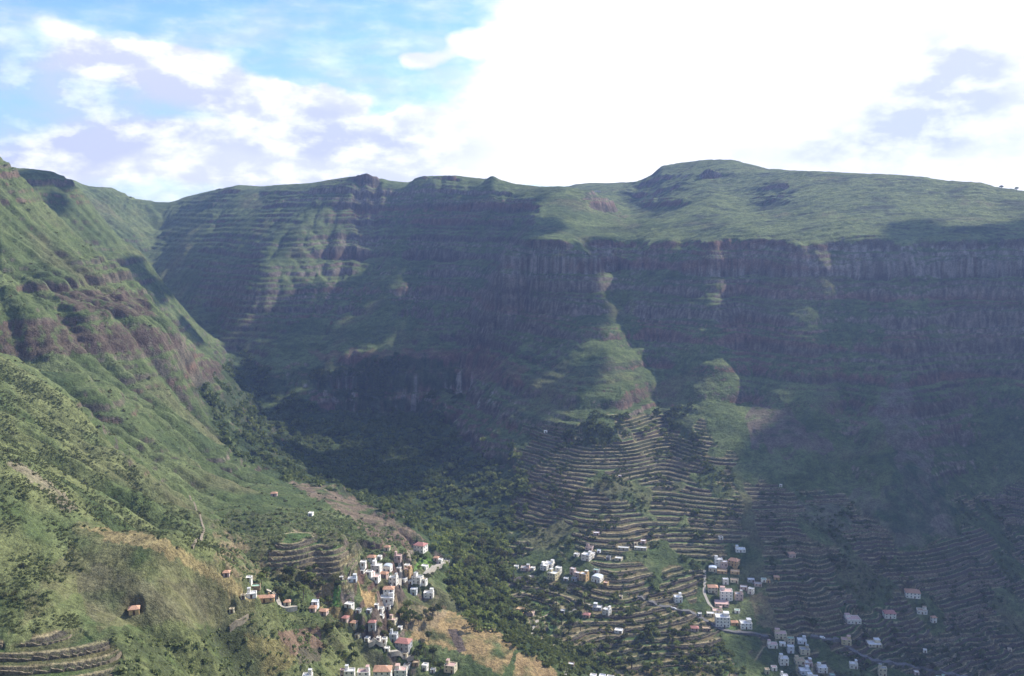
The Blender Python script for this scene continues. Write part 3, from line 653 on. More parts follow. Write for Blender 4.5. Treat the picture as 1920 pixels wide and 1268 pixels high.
exec_houses = [
 # big white row on the bottom edge
 (642,1272,10,20,'P','p',-8,'small pink annex at the left end of the white terraced block on the bottom edge','house'),
 (656,1284,24,40,'W','w',-8,'white block with stepped parapets, left half of the terraced row on the bottom edge','block'),
 (682,1284,28,38,'W','p',-8,'white block with a pink roof terrace left of the orange roof on the bottom edge','block'),
 (718,1284,40,46,'W','o',-8,'large white house under the biggest bright orange roof, bottom edge','block'),
 (752,1280,28,38,'W','p',-8,'white block with a pink parapet right of the big orange roof','block'),
 (764,1256,16,16,'W','t',-25,'small white house with tan roof terrace behind the right end of the white row','house'),
 (845,1262,28,24,'C','p',-20,'cream house with a coral red flat roof on the bottom edge','house'),
 (832,1284,18,16,'P','o',-15,'orange roof just cut by the bottom edge below the coral roofed house','house'),
 (797,1258,14,18,'W','w',-20,'pale house with outside stair between the white row and the coral roofed house','house'),
 (780,1250,14,14,'T','t',-10,'tan stone house right behind the end of the white row','house'),
 (757,1220,36,26,'G','r',-20,'house with a dull dark red roof above the white row','house'),
 (738,1204,20,24,'B','g',-14,'tall plain pale grey gabled house behind the dark red roof','house'),
 (736,1174,20,20,'C','p',-25,'pinkish house with a sunlit ochre edge below the tan field','house'),
 (698,1178,16,18,'G','r',-12,'small house with a pink red roof between two dark trees','house'),
 (648,1166,14,10,'P','r',-28,'low coral roofed cottage on the left of the tan field','house'),
 (664,1175,14,12,'C','o',-28,'stepped cream cottage with orange roof next to the coral cottage','house'),
 (671,1197,12,8,'C','t',-28,'little tan roofed cottage on the slope above the white row','house'),
 (689,1203,12,8,'W','w',-28,'little white roofed cottage beside the grey lane above the white row','house'),
 (710,1202,10,8,'W','w',-15,'tiny white shed left of the tall grey gabled house','shed'),
 (721,1206,12,12,'W','g',-15,'small white house with a grey roof touching the tall grey gabled house','house'),
 (655,1140,20,9,'W','w',-30,'long low white roof beside the small vegetable plots','house'),
 (714,1148,14,10,'W','g',-20,'white cottage with grey roof below the twin tiled house','house'),
 (692,1150,12,8,'G','w',-20,'small grey walled cottage left of the white cottage under the plots','house'),
 # white hamlet on the near bank
 (697,1056,20,18,'W','o',-15,'white house with an orange hipped roof at the top left of the near hamlet','house'),
 (681,1062,14,14,'W','w',-15,'low white house at the left tip of the near hamlet','house'),
 (706,1072,24,20,'W','w',-20,'white house with two roof levels in the middle of the near hamlet','house'),
 (727,1073,20,18,'W','v',-20,'greyish white house with a pale roof right of the hamlet middle','house'),
 (692,1079,16,12,'W','g',-20,'white house with a grey terrace at the lower left of the near hamlet','house'),
 (703,1088,24,12,'W','p',-20,'long pink roofed white house along the lower edge of the near hamlet','house'),
 (720,1083,20,10,'P','o',-24,'house with a long orange terrace at the foot of the near hamlet','house'),
 (738,1098,20,24,'W','g',-20,'tall white house at the front corner of the near hamlet','house'),
 (757,1092,14,12,'W','w',-30,'low bright white house right of the tall front corner house','house'),
 (764,1080,20,20,'O','p',-25,'house with one orange wall and a pinkish roof in the near hamlet','house'),
 (763,1066,12,10,'W','w',-20,'small white house behind the orange walled house','house'),
 (783,1094,24,20,'W','g',-25,'house with a grey roof and a red corner at the right of the near hamlet','house'),
 (796,1094,12,14,'W','t',-25,'narrow white gable at the right end of the near hamlet','house'),
 (796,1068,16,12,'W','w',-30,'low white house with arches beside the lane out of the hamlet','house'),
 (776,1116,16,18,'B','w',-15,'small bluish white house under the near hamlet','house'),
 (804,1122,22,18,'W','w',-10,'white flat roofed house alone at the lower right of the near hamlet','house'),
 (789,1037,28,24,'W','r',-30,'white two storey villa with a red hipped roof standing alone above the hamlet','house'),
 (726,1033,14,12,'C','o',-15,'little house with a bright orange roof among trees above the hamlet','house'),
 (746,1050,18,14,'P','p',-15,'pink house with a white roof edge between hamlet and red roofed villa','house'),
 (818,1052,12,10,'P','o',-15,'round orange roofed house by the end of the long wall','house'),
 (826,1058,10,12,'W','w',-25,'small bright white gable next to the long wall','house'),
 (729,1112,24,14,'W','o',-8,'house with a square orange tiled roof below the near hamlet','house'),
 (726,1130,30,18,'W','w',-8,'wide white house with a grey front below the square orange roof','house'),
 (661,1092,20,12,'B','w',-8,'bluish white house with a parapet standing left of the near hamlet','house'),
 (640,1088,8,8,'W','w',-8,'small white cube at the end of the terrace walls','shed'),
 (706,1140,10,8,'W','w',-15,'tiny white shed with a grey front by the lane under the plots','shed'),
 (728,1143,12,10,'W','t',-15,'small white house with a tan roof above the pinkish house','house'),
 (716,1160,10,8,'W','w',-20,'tiny white hut left of the pinkish house with the ochre edge','shed'),
 (750,1182,10,8,'W','w',-20,'tiny white hut right of the pinkish house with the ochre edge','shed'),
 (672,1150,12,8,'G','g',-20,'low grey cottage under the long low white roof','house'),
 (760,1232,14,10,'C','t',-20,'cream cottage just under the dull dark red roof','house'),
 (726,1222,12,9,'W','w',-15,'small white cottage left under the dull dark red roof','house'),
 (812,1262,12,10,'W','w',-15,'small white cube left of the coral roofed house','shed'),
 (748,1072,10,10,'W','w',-20,'tiny white house between the pale roof and the orange wall','shed'),
 (771,1096,10,10,'W','w',-20,'tiny white house squeezed under the grey roof with the red corner','shed'),
 (712,1050,10,10,'W','w',-20,'tiny white house touching the orange hipped roof','shed'),
 (680,1076,9,8,'W','w',-20,'tiny white annex at the left edge of the near hamlet','shed'),
 # scattered on the left
 (496,1130,44,11,'O','o',-6,'long ochre building with an orange roof on the left bank','house',None,14),
 (472,1122,22,12,'W','w',-6,'white flat roofed building behind the long orange roof','house'),
 (456,1124,10,8,'C','t',-6,'small cream shed at the left end of the long orange roof','shed'),
 (467,1091,14,12,'W','w',-15,'small white cottage above the green pond cover','house'),
 (425,1082,14,8,'P','o',-10,'coral roofed cottage at the tip of the dry brown ridge','house'),
 (539,1136,14,8,'C','o',-10,'orange roofed cottage inside the bend of the lane','house'),
 (591,1136,16,8,'B','w',-15,'pale blue grey roofed cottage below the tall trees','house'),
 (587,1148,16,9,'P','o',-18,'left one of two linked coral roofs on the left bank','house'),
 (607,1154,20,11,'P','o',-22,'right one of two linked coral roofs on the left bank','house'),
 (514,931,14,8,'P','o',-10,'lone coral roofed cottage under the small white terraces on the left slope','house'),
 (583,968,11,7,'W','w',-20,'lone white cottage among bushes on the crest of the left slope','house'),
 (252,1153,22,7,'O','o',-5,'long orange roofed shelter at the foot of the brown bank','house'),
 (577,1276,22,16,'W','w',-10,'white house cut by the bottom edge left of the white row','house'),
 (435,1150,10,6,'C','t',-10,'small tan roofed hut on the left slope under the long orange roof','shed'),
 # far bank, centre
 (985,1071,20,12,'P','g',-10,'low pinkish house at the left end of the far bank hamlet','house'),
 (968,1067,10,8,'W','w',-10,'tiny white annex left of the low pinkish house','shed'),
 (999,1070,10,6,'W','w',-20,'tiny white shed right of the low pinkish house','shed'),
 (1021,1070,18,16,'W','w',-24,'white cube house left behind the yellow house','house'),
 (1030,1064,22,14,'W','w',-24,'highest white house of the group behind the yellow house','house'),
 (1047,1076,14,18,'W','w',-28,'white house with a sunlit right wall beside the yellow house','house'),
 (1037,1088,24,22,'Y','w',-30,'pale yellow three storey house on the far bank','house'),
 (1074,1078,12,18,'P','w',-30,'narrow pale tower house left of the orange yellow house','house'),
 (1083,1084,14,16,'P','w',-30,'pale house in front of the narrow tower house','house'),
 (1095,1090,20,22,'O','w',-30,'bright orange yellow house with a sunlit end wall','house'),
 (1077,1090,14,8,'G','g',-20,'low grey walled house at the foot of the orange yellow house','house'),
 (1061,1090,12,8,'G','w',-15,'low grey house between the yellow and the orange yellow houses','house'),
 (1120,1092,24,16,'W','v',-25,'white house with a pale vaulted roof on the far bank','house'),
 (1118,1074,14,7,'G','n',-20,'low greenish roof just above the vaulted house','house'),
 (1136,1098,12,8,'O','p',-20,'small orange brown house below the vaulted house','house'),
 (1100,1052,22,20,'W','w',-26,'white stepped house at the top of the far bank hamlet','house'),
 (1110,1046,12,14,'W','w',-26,'white room with a sunlit wall at the right of the stepped house','house'),
 (1081,1044,12,9,'W','w',-26,'small white house left of the stepped white house','house'),
 (1105,1032,18,11,'P','k',-15,'brown roofed house above the white stepped house','house'),
 (1123,1037,8,7,'B','w',-15,'tiny bluish white shed right of the brown roofed house','shed'),
 (1169,1032,26,8,'C','w',-5,'left one of two long cream buildings among the terraces','house',None,10),
 (1201,1032,28,8,'C','w',-5,'right one of two long cream buildings among the terraces','house',None,10),
 (1206,1019,12,7,'P','w',-5,'small pink hut above the two long cream buildings','shed'),
 (1192,1023,8,6,'C','t',-5,'tiny cream hut just above the long cream buildings','shed'),
 (1160,1052,18,9,'C','w',-15,'small cream house under the two long cream buildings','house'),
 (1141,1050,10,10,'G','k',-15,'small brownish grey house left of the small cream house','house'),
 (1118,1004,13,8,'P','w',-5,'pink hut high on the terraces above the hamlet','shed'),
 (1120,1145,20,12,'G','w',-10,'white roofed dark fronted house under the far bank hamlet','house'),
 (1138,1154,18,18,'W','w',-30,'bright white house with a sunlit end wall under the far bank hamlet','house'),
 (1100,1159,17,11,'T','r',-15,'small barn with a brick red roof on the green terrace','house'),
 (976,1148,18,8,'O','t',-25,'low orange walled building left of the tall trees on the valley floor','house'),
 (994,1155,20,9,'P','t',-15,'low brown house right of the low orange walled building','house'),
 (917,1154,9,8,'C','o',-10,'tiny hut with an orange roof in the bushes by the stream','shed'),
 (1055,1151,10,9,'G','w',-10,'little white roofed hut at the start of the pale path','shed'),
 (992,1086,8,7,'W','w',-10,'tiny white cube behind the ruined grey terraces','shed'),
 (1071,1252,14,12,'T','w',-8,'lone brown hut with a white roof in the lower bushes','shed'),
 (1112,1275,14,14,'W','w',-12,'left one of three white houses cut by the bottom edge','house'),
 (1129,1276,14,14,'B','w',-12,'middle one of three white houses cut by the bottom edge','house'),
 (1144,1278,16,14,'W','w',-12,'right one of three white houses cut by the bottom edge','house'),
 (1271,1130,20,18,'W','w',14,'lone white house at the edge of the terraces left of the pinkish hamlet','house'),
 (1164,1123,8,7,'C','t',-10,'tiny cream hut on the long terrace wall','shed'),
 (1160,1188,18,6,'W','w',-10,'low white roof inside the small walled garden','house'),
 # hamlet on the right
 (1388,1036,22,12,'W','w',8,'white house on top of the right hamlet','house'),
 (1347,1060,18,18,'W','w',10,'white house with a parapet at the top left of the right hamlet','house'),
 (1357,1062,16,14,'P','w',10,'pinkish house squeezed between the white and the orange house','house'),
 (1376,1062,24,18,'O','o',-20,'orange roofed ochre house at the top of the right hamlet','house'),
 (1336,1072,18,12,'C','v',0,'house with a rounded grey roof left under the orange roofed one','house'),
 (1354,1076,22,8,'O','t',0,'long ochre walled terrace house, left of a pair','house'),
 (1378,1077,20,7,'O','t',0,'long ochre walled terrace house, right of a pair','house'),
 (1360,1096,13,16,'W','w',12,'small white tower house in the middle of the right hamlet','house'),
 (1377,1093,18,8,'C','t',0,'low yellowish roof right of the small white tower house','house'),
 (1336,1112,22,18,'C','o',6,'cream house with a bright orange roof at the left of the right hamlet','house'),
 (1361,1126,28,28,'W','p',8,'biggest white building of the right hamlet with three rows of windows','block'),
 (1385,1126,18,20,'P','g',8,'pink building against the big white one','house'),
 (1394,1106,16,8,'P','w',0,'low pink house behind the pink building','house'),
 (1408,1114,14,16,'W','w',-18,'white house at the right front of the right hamlet','house'),
 (1408,1092,16,9,'G','w',8,'grey white house at the upper right of the right hamlet','house'),
 (1421,1100,16,10,'P','g',8,'dull pink house above the white right front house','house'),
 (1432,1092,12,10,'W','n',8,'small house with a greenish roof at the right of the hamlet','house'),
 (1456,1088,12,10,'O','o',8,'outermost orange cottage at the right of the hamlet','house'),
 (1440,1093,9,8,'O','t',8,'tiny orange hut between greenish roof and outermost cottage','shed'),
 (1353,1138,32,10,'P','p',3,'long low pink roof under the big white building','house'),
 (1345,1151,22,11,'C','p',3,'cream and pink house just below the long low pink roof','house'),
 (1354,1176,32,32,'W','w',8,'large white house at the foot of the right hamlet','block'),
 (1332,1156,18,10,'C','w',3,'sunlit cream roof left of the large white house','house'),
 (1398,1180,26,20,'W','w',12,'square white house right of the large white house','house'),
 (1377,1173,15,10,'O','o',6,'small orange cottage between the large and the square white houses','house'),
 (1382,1150,12,7,'W','n',3,'tiny white roof above the square white house','shed'),
 (1302,1184,18,10,'P','r',5,'cottage with a pinkish red roof left below the right hamlet','house'),
 (1324,1184,18,10,'T','t',5,'brown cottage next to the one with the pinkish red roof','house'),
 (1312,1156,9,8,'W','w',5,'tiny white hut by the road left of the large white house','shed'),
 (1484,1046,16,13,'P','o',20,'lone house with a salmon roof above the dark terraces','house'),
 (1351,1012,10,8,'W','k',20,'lone low shed with a white gable above the right hamlet','shed'),
 # dense cluster in the shade at the bottom
 (1463,1198,26,18,'C','p',10,'pinkish cream house at the top of the shaded cluster','block'),
 (1482,1208,16,18,'C','n',10,'house with a pale green roof in the shaded cluster','house'),
 (1448,1216,22,14,'W','p',12,'white house with a row of three windows left in the shaded cluster','house'),
 (1467,1212,14,10,'W','w',10,'white terrace house between three windowed and green roofed houses','house'),
 (1482,1225,15,20,'B','w',12,'narrow bluish house in the middle of the shaded cluster','house'),
 (1503,1208,20,14,'B','w',12,'house with a wide white roof at the top right of the shaded cluster','house'),
 (1508,1228,24,18,'C','g',14,'large cream house at the right of the shaded cluster','block'),
 (1469,1248,22,22,'W','w',14,'white house with a recessed balcony in the shaded cluster','house'),
 (1499,1246,24,14,'C','t',16,'tan roofed house below the large cream one','house'),
 (1514,1250,22,14,'P','w',16,'house with an orange edge and white roof in the lower shaded cluster','house'),
 (1508,1266,26,16,'B','w',16,'pale bluish roofed house near the bottom of the shaded cluster','house'),
 (1541,1262,24,18,'W','w',14,'wide white house at the lower right of the shaded cluster','house'),
 (1524,1282,28,18,'W','w',14,'white house cut by the bottom edge in the shaded cluster','house'),
 (1451,1258,14,12,'W','p',14,'small white house at the lower left of the shaded cluster','house'),
 (1438,1264,11,12,'C','t',14,'outermost cream cottage at the lower left of the shaded cluster','house'),
 (1470,1274,18,12,'W','w',14,'white house near the bottom edge left in the shaded cluster','house'),
 (1560,1274,13,14,'G','n',14,'grey house with a pale green roof at the right of the shaded cluster','house'),
 (1549,1284,14,12,'B','w',14,'bluish house on the very bottom edge right of the shaded cluster','house'),
 # scattered on the dark terraces
 (1586,1210,22,18,'Y','p',8,'yellow house with a pinkish roof beside the road','house'),
 (1598,1170,36,18,'W','p',20,'long white and pink house alone above the road','house'),
 (1667,1160,28,18,'W','r',16,'long white house with a dark red roof strip on the dark terraces','house'),
 (1710,1122,32,20,'W','o',10,'white villa with an orange roof, highest on the dark terraces','house'),
 (1728,1152,22,14,'W','t',10,'white house with a brown roof below the orange roofed villa','house'),
 (1750,1168,12,16,'W','o',30,'narrow house with an orange gable right of the brown roofed house','house'),
 (1638,1214,34,14,'C','w',18,'long pale house above the curve of the road','house'),
 (1600,1254,18,16,'W','w',10,'white house alone below the road','house'),
 (1654,1268,18,24,'C','g',10,'tall beige house below the road','house'),
 (1763,1280,18,14,'W','n',10,'house with a pale green roof at the bottom edge on the right','house'),
 (1734,1224,8,8,'W','w',10,'tiny white hut alone on the dark terraces','shed'),
 (1023,812,8,5,'W','w',0,'tiny white hut high up in the dark hillside above all the terraces','shed'),
 (1464,913,6,4,'W','w',0,'tiny pale hut in the dark slope right of the terraces','shed'),
 (1162,896,8,5,'P','w',0,'tiny pink hut in the middle of the high terraces','shed'),
 (1120,360,12,4,'W','w',0,'far white farmhouse in the saddle below the skyline','house'),
 (1718,1266,12,8,'P','w',14,'low pinkish roof at the bottom edge left of the pale green roof','shed'),
 (1893,1222,9,6,'C','t',10,'tiny cream hut near the right edge on the dark terraces','shed'),
]
for hx in exec_houses: house(*hx)
tank = house(480, 1108, 20, 7, 'T', 'n', -6, 'long pond under a pale green cover above the long orange roof', 'water tank')
if tank: tank.name = 'covered_pond'

# ---- lanes laid on the ground
ASPH = mat('worn asphalt', (0.16, 0.155, 0.155), var=0.15); CONC = mat('pale concrete lane', (0.42, 0.38, 0.32), var=0.15); DIRT = mat('trodden dirt', (0.30, 0.25, 0.18), var=0.2)
def lane(name, pts, wd, m):
    pp = []
    for a, b in zip(pts[:-1], pts[1:]):
        n = max(2, int(math.hypot(b[0] - a[0], b[1] - a[1]) / 2.5))
        for i in range(n): pp.append((a[0] + (b[0] - a[0]) * i / n, a[1] + (b[1] - a[1]) * i / n))
    pp.append(pts[-1]); Q = [hit(*p) for p in pp]; Q = np.array([p for p in Q if p is not None])
    for _ in range(6): Q[1:-1] = (Q[:-2] + Q[1:-1] * 2 + Q[2:]) / 4
    d = np.gradient(Q[:, :2], axis=0); d /= np.linalg.norm(d, axis=1)[:, None] + 1e-9; nn = np.c_[-d[:, 1], d[:, 0]]
    top = np.array([max(ground(*(q_[:2] + nn[i] * s_ * wd * 0.5)) for s_ in (-1, 0, 1)) for i, q_ in enumerate(Q)]) + 0.12
    for _ in range(3): top[1:-1] = np.maximum(top[1:-1], (top[:-2] + top[2:]) / 2)
    b = MB()
    for i in range(len(Q) - 1):
        n = len(b.v)
        for j in (i, i + 1):
            for s_ in (-1, 1):
                x, y = Q[j, :2] + nn[j] * s_ * wd * 0.5; b.v += [(x, y, top[j]), (x, y, top[j] - 3.5)]
        b.f += [(n, n + 2, n + 6, n + 4), (n, n + 4, n + 5, n + 1), (n + 2, n + 3, n + 7, n + 6)]
    o = b.build(name, m); o['kind'] = 'structure'; return Q, top
roadQ = lane('road', [(1195,1118),(1230,1134),(1262,1142),(1300,1150),(1325,1165),(1360,1184),(1400,1188),(1440,1194)], 4.5, ASPH)
roadR = lane('road', [(1520,1193),(1545,1198),(1580,1205),(1605,1225),(1640,1240),(1690,1246),(1750,1258),(1800,1268),(1850,1280)], 4.5, ASPH)
lane('lane', [(1321,1070),(1322,1095),(1319,1110),(1330,1135),(1338,1142)], 2.5, CONC)
lane('lane', [(1058,1152),(1080,1142),(1110,1134)], 2.0, CONC)
lane('lane', [(1012,1160),(1003,1170),(997,1185),(998,1195),(992,1204)], 2.0, CONC)
lane('lane', [(797,1080),(812,1068),(840,1051)], 4.0, CONC)
lane('lane', [(500,1108),(515,1112),(520,1122),(525,1136),(540,1143),(556,1140)], 2.5, CONC)
lane('lane', [(1030,1150),(1022,1156),(1010,1162)], 1.5, DIRT)
lane('lane', [(690,1206),(712,1212),(735,1226),(775,1236)], 3.0, CONC)
lane('lane', [(745,1040),(748,1056),(752,1078),(748,1100)], 2.5, CONC)
lane('footpath', [(430,1180),(455,1165),(465,1156)], 1.2, DIRT)
lane('footpath', [(360,1028),(372,1012),(384,996),(372,960),(355,930)], 1.2, DIRT)
lane('footpath', [(1060,1268),(1064,1254)], 2.0, CONC)

# ---- vehicles
CARP = {'white': mat('white car paint', (0.8, 0.8, 0.8), 0.3, 0.02), 'silver': mat('silver car paint', (0.5, 0.52, 0.55), 0.3, 0.02), 'red': mat('red car paint', (0.4, 0.05, 0.04), 0.3, 0.02)}
TYRE = mat('black tyre rubber', (0.02, 0.02, 0.02))
def car(px, py, c, kind, label, yaw):
    p = hit(px, py)
    if p is None: return
    o = bpy.data.objects.new({'car': 'parked_car', 'van': 'parked_van'}[kind], None); link(o); o.location = (p[0], p[1], p[2] + 0.35); o.rotation_euler = (0, 0, math.radians(yaw))
    tag(o, label, kind, 'vehicles parked along the road'); s_ = 1.0 if kind == 'car' else 1.2
    prof = [(-2.1, .35), (2.1, .35), (2.15, .8), (1.15, .95), (.5, 1.45), (-1.3, 1.45), (-2.05, .98)] if kind == 'car' else [(-2.3, .35), (2.2, .35), (2.3, 1.0), (1.6, 1.15), (1.0, 1.95), (-2.3, 1.95)]
    b = MB(); a = [(x, -.85, z) for x, z in prof]; bb_ = [(x, .85, z) for x, z in prof]; b.face(a); b.face(bb_[::-1])
    for i in range(len(prof)): j = (i + 1) % len(prof); b.face([a[j], a[i], bb_[i], bb_[j]])
    b.build('body', CARP[c], o)
    g = MB(); g.box(-1.1, .55, -.865, .865, 1.0, 1.32) if kind == 'car' else g.box(.3, 1.15, -.865, .865, 1.2, 1.7); g.build('side_window', GLASS, o)
    for sx in (-1.35, 1.35):
        for sy in (-.8, .8):
            w_ = MB(); w_.tube((sx, sy - .1, .33), (sx, sy + .1, .33), .33, .33, 10); w_.build('wheel', TYRE, o)
car(1255, 1140, 'white', 'car', 'white car parked at the bend of the road, leftmost of three', -20)
car(1264, 1143, 'silver', 'car', 'silver car parked on the road between two white ones', -20)
car(1291, 1149, 'white', 'car', 'white car parked on the road nearest the right hamlet', -15)
car(1542, 1198, 'white', 'van', 'white van on the road right of the shaded cluster', -10)
# ------------------------------------------------------------------ the terrain sheet itself
nr, ncl = TX.shape
co = np.empty((nr, ncl, 3), np.float32); co[..., 0] = TX; co[..., 1] = TY; co[..., 2] = Zt + CAMZ
me = bpy.data.meshes.new('mountain_terrain')
idx = np.arange(nr * ncl, dtype=np.int32).reshape(nr, ncl)
q = np.stack([idx[:-1, :-1], idx[:-1, 1:], idx[1:, 1:], idx[1:, :-1]], -1).reshape(-1, 4)
me.vertices.add(nr * ncl); me.vertices.foreach_set('co', co.ravel())
me.loops.add(q.size); me.loops.foreach_set('vertex_index', q.ravel())
me.polygons.add(len(q)); me.polygons.foreach_set('loop_start', np.arange(0, q.size, 4, dtype=np.int32))
me.polygons.foreach_set('loop_total', np.full(len(q), 4, np.int32))
me.update(); me.validate()
me.polygons.foreach_set('use_smooth', np.ones(len(q), bool))
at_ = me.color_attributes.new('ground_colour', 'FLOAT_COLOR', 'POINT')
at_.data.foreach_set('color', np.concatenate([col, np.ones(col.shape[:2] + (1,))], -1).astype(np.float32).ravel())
terrain = bpy.data.objects.new('mountain_terrain', me); C.collection.objects.link(terrain)
terrain['kind'] = 'structure'

def ground_material():
    m = bpy.data.materials.new('volcanic hillside'); m.use_nodes = True; t = NT(m.node_tree)
    b = t.n['Principled BSDF']; b.inputs['Roughness'].default_value = 0.95; b.inputs['Specular IOR Level'].default_value = 0.1
    geo = t.new('ShaderNodeNewGeometry'); pos = geo.outputs['Position']
    vc = t.new('ShaderNodeVertexColor', layer_name='ground_colour')
    a = t.noise(pos, 0.55, 3, 0.7); b2 = t.noise(pos, 0.09, 4, 0.6)
    k = t.math('ADD', t.math('MULTIPLY', a, 1.1), t.math('MULTIPLY', b2, 0.8))
    k = t.math('MULTIPLY_ADD', t.noise(pos, 2.2, 2, 0.6), 0.5, k); k = t.ss(k, 0.82, 1.55, 0.48, 1.60)
    c = t.mix(1.0, vc.outputs[0], k, 'MULTIPLY')
    t.l.new(c, b.inputs['Base Color'])
    bp = t.new('ShaderNodeBump'); bp.inputs['Strength'].default_value = 1.0; bp.inputs['Distance'].default_value = 2.4
    t.l.new(t.noise(pos, 0.35, 5, 0.7), bp.inputs['Height']); t.l.new(bp.outputs[0], b.inputs['Normal'])
    return m
me.materials.append(ground_material())
# ------------------------------------------------------------------ dry stone walls, one object per stretch
def ground_many(x, y):
    tt = x / y; j = np.clip(np.searchsorted(ts, tt) - 1, 0, len(ts) - 2); i = np.clip(np.searchsorted(Ys, y) - 1, 0, len(Ys) - 2)
    a = np.clip((tt - ts[j]) / (ts[j + 1] - ts[j]), 0, 1); b = np.clip((y - Ys[i]) / (Ys[i + 1] - Ys[i]), 0, 1)
    return (Zt[i, j] * (1 - a) + Zt[i, j + 1] * a) * (1 - b) + (Zt[i + 1, j] * (1 - a) + Zt[i + 1, j + 1] * a) * b + CAMZ
region_names = ['high terraces in the centre of the far hillside', 'narrow terraces left of the far bank hamlet', 'broad green terraces on the valley floor',
                'curved fan of fields under the right hamlet', 'dark terraces in the lower right', 'small terraces above the near hamlet', 'tan terraces in the lower left corner']
def contour_walls():
    strips = []
    wsm = wt
    for ri, (poly, h) in enumerate(terr_polys):
        m = TERR * (TH == h) if False else (polymask(PX, PY, poly, 14, 20 + ri) & (TY < 1400) & (TERR > 0))
        if not m.any(): continue
        cols = np.nonzero(m.any(0))[0]; rows = np.nonzero(m.any(1))[0]
        r0, r1 = rows[0], rows[-1]; l0 = math.floor(wsm[m].min() / h); l1 = math.ceil(wsm[m].max() / h)
        for lv in range(l0, l1):
            z = (lv + 0.76) * h; run = []
            for j in cols:
                c = wsm[r0:r1 + 1, j] - z; s_ = np.nonzero((c[:-1] < 0) & (c[1:] >= 0) & m[r0:r1, j])[0]
                pt = None
                if len(s_):
                    if run and run[-1] is not None:
                        s_ = s_[np.argmin(np.abs(s_ + r0 - run[-1][1]))]
                        if abs(s_ + r0 - run[-1][1]) > 7: s_ = None
                    else: s_ = s_[0]
                    if s_ is not None: pt = (j, s_ + r0)
                if pt is None:
                    if len(run) > 12: strips.append((ri, h, lv, run))
                    run = []
                else: run.append(pt)
            if len(run) > 12: strips.append((ri, h, lv, run))
    return strips
strips = contour_walls()
out = []
for ri, h, lv, run in strips:
    k = 0
    while k < len(run):                                   # break long walls where the fields are divided
        n = int(rng.integers(35, 110)); seg = run[k:k + n]; k += n
        if len(seg) > 10: out.append((len(seg) * (1.0 if ri != 6 else 3), ri, h, lv, seg))
out.sort(key=lambda a: -a[0]); out = out[:300]
WLAB = ['dry stone wall holding up one of the ' + r for r in region_names]
tone = [mat('dry stone wall, pale', (0.20, 0.165, 0.115), var=0.3), STONE, mat('dry stone wall, mossy', (0.10, 0.105, 0.06), var=0.3)]
for _, ri, h, lv, seg in out:
    Q = np.array([(TX[i, j], TY[i, j]) for j, i in seg]); 
    for _k in range(2): Q[1:-1] = (Q[:-2] + 2 * Q[1:-1] + Q[2:]) / 4
    Q = Q[::2] if len(Q) > 16 else Q
    d = np.gradient(Q, axis=0); d /= np.linalg.norm(d, axis=1)[:, None] + 1e-9; nn = np.c_[-d[:, 1], d[:, 0]]
    up = ground_many(*(Q + nn * 1.5).T); dn = ground_many(*(Q - nn * 1.2).T)
    top = np.minimum(np.maximum(up, dn) + 0.25, np.minimum(up, dn) + h + 0.2) + rng.normal(0, 0.10, len(Q)); bot = np.minimum(up, dn) - 1.0
    b = MB(); V = []
    for q_, w_, t_, b_ in zip(Q, nn, top, bot):
        f0 = q_ - w_ * 0.35; f1 = q_ + w_ * 0.4
        V += [(*f0, b_), (*(f0 + w_ * 0.12), t_), (*f1, t_), (*f1, b_)]
    b.v = V
    for i in range(len(Q) - 1):
        n = 4 * i; b.f += [(n, n + 4, n + 5, n + 1), (n + 1, n + 5, n + 6, n + 2), (n + 2, n + 6, n + 7, n + 3)]
    n = 4 * (len(Q) - 1); b.f += [(0, 1, 2, 3), (n + 3, n + 2, n + 1, n)]
    o = b.build('terrace_wall', tone[0 if ri in (5, 6) else int(rng.integers(0, 3))]); tag(o, WLAB[ri], 'stone wall', 'walls of the ' + region_names[ri])

# ------------------------------------------------------------------ trees
def leafmat(name, c, c2, bump=0):
    m = bpy.data.materials.new(name); m.use_nodes = True; t = NT(m.node_tree); b = t.n['Principled BSDF']
    geo = t.new('ShaderNodeNewGeometry'); n = t.noise(geo.outputs['Position'], 0.12, 3, 0.6); n2 = t.noise(geo.outputs['Position'], 1.3, 2, 0.6)
    f = t.ss(t.math('ADD', t.math('MULTIPLY', n, 0.7), t.math('MULTIPLY', n2, 0.5)), 0.45, 0.78)
    oi = t.new('ShaderNodeObjectInfo'); cc = t.mix(f, c, c2); cc = t.mix(1.0, cc, t.math('MULTIPLY_ADD', oi.outputs['Random'], 0.7, 0.65), 'MULTIPLY')
    t.l.new(cc, b.inputs['Base Color']); b.inputs['Roughness'].default_value = 0.8; b.inputs['Specular IOR Level'].default_value = 0.15
    tr_ = t.new('ShaderNodeBsdfTranslucent'); t.l.new(cc, tr_.inputs[0]); ms = t.new('ShaderNodeMixShader'); ms.inputs[0].default_value = 0.4
    t.l.new(b.outputs[0], ms.inputs[1]); t.l.new(tr_.outputs[0], ms.inputs[2]); t.l.new(ms.outputs[0], t.n['Material Output'].inputs[0])
    return m
BARK = mat('bark', (0.12, 0.095, 0.07))
LEAF = [leafmat('dark foliage', (0.060, 0.086, 0.030), (0.130, 0.155, 0.050)), leafmat('fresh foliage', (0.140, 0.180, 0.050), (0.230, 0.250, 0.080)), leafmat('olive foliage', (0.110, 0.120, 0.050), (0.185, 0.180, 0.080))]
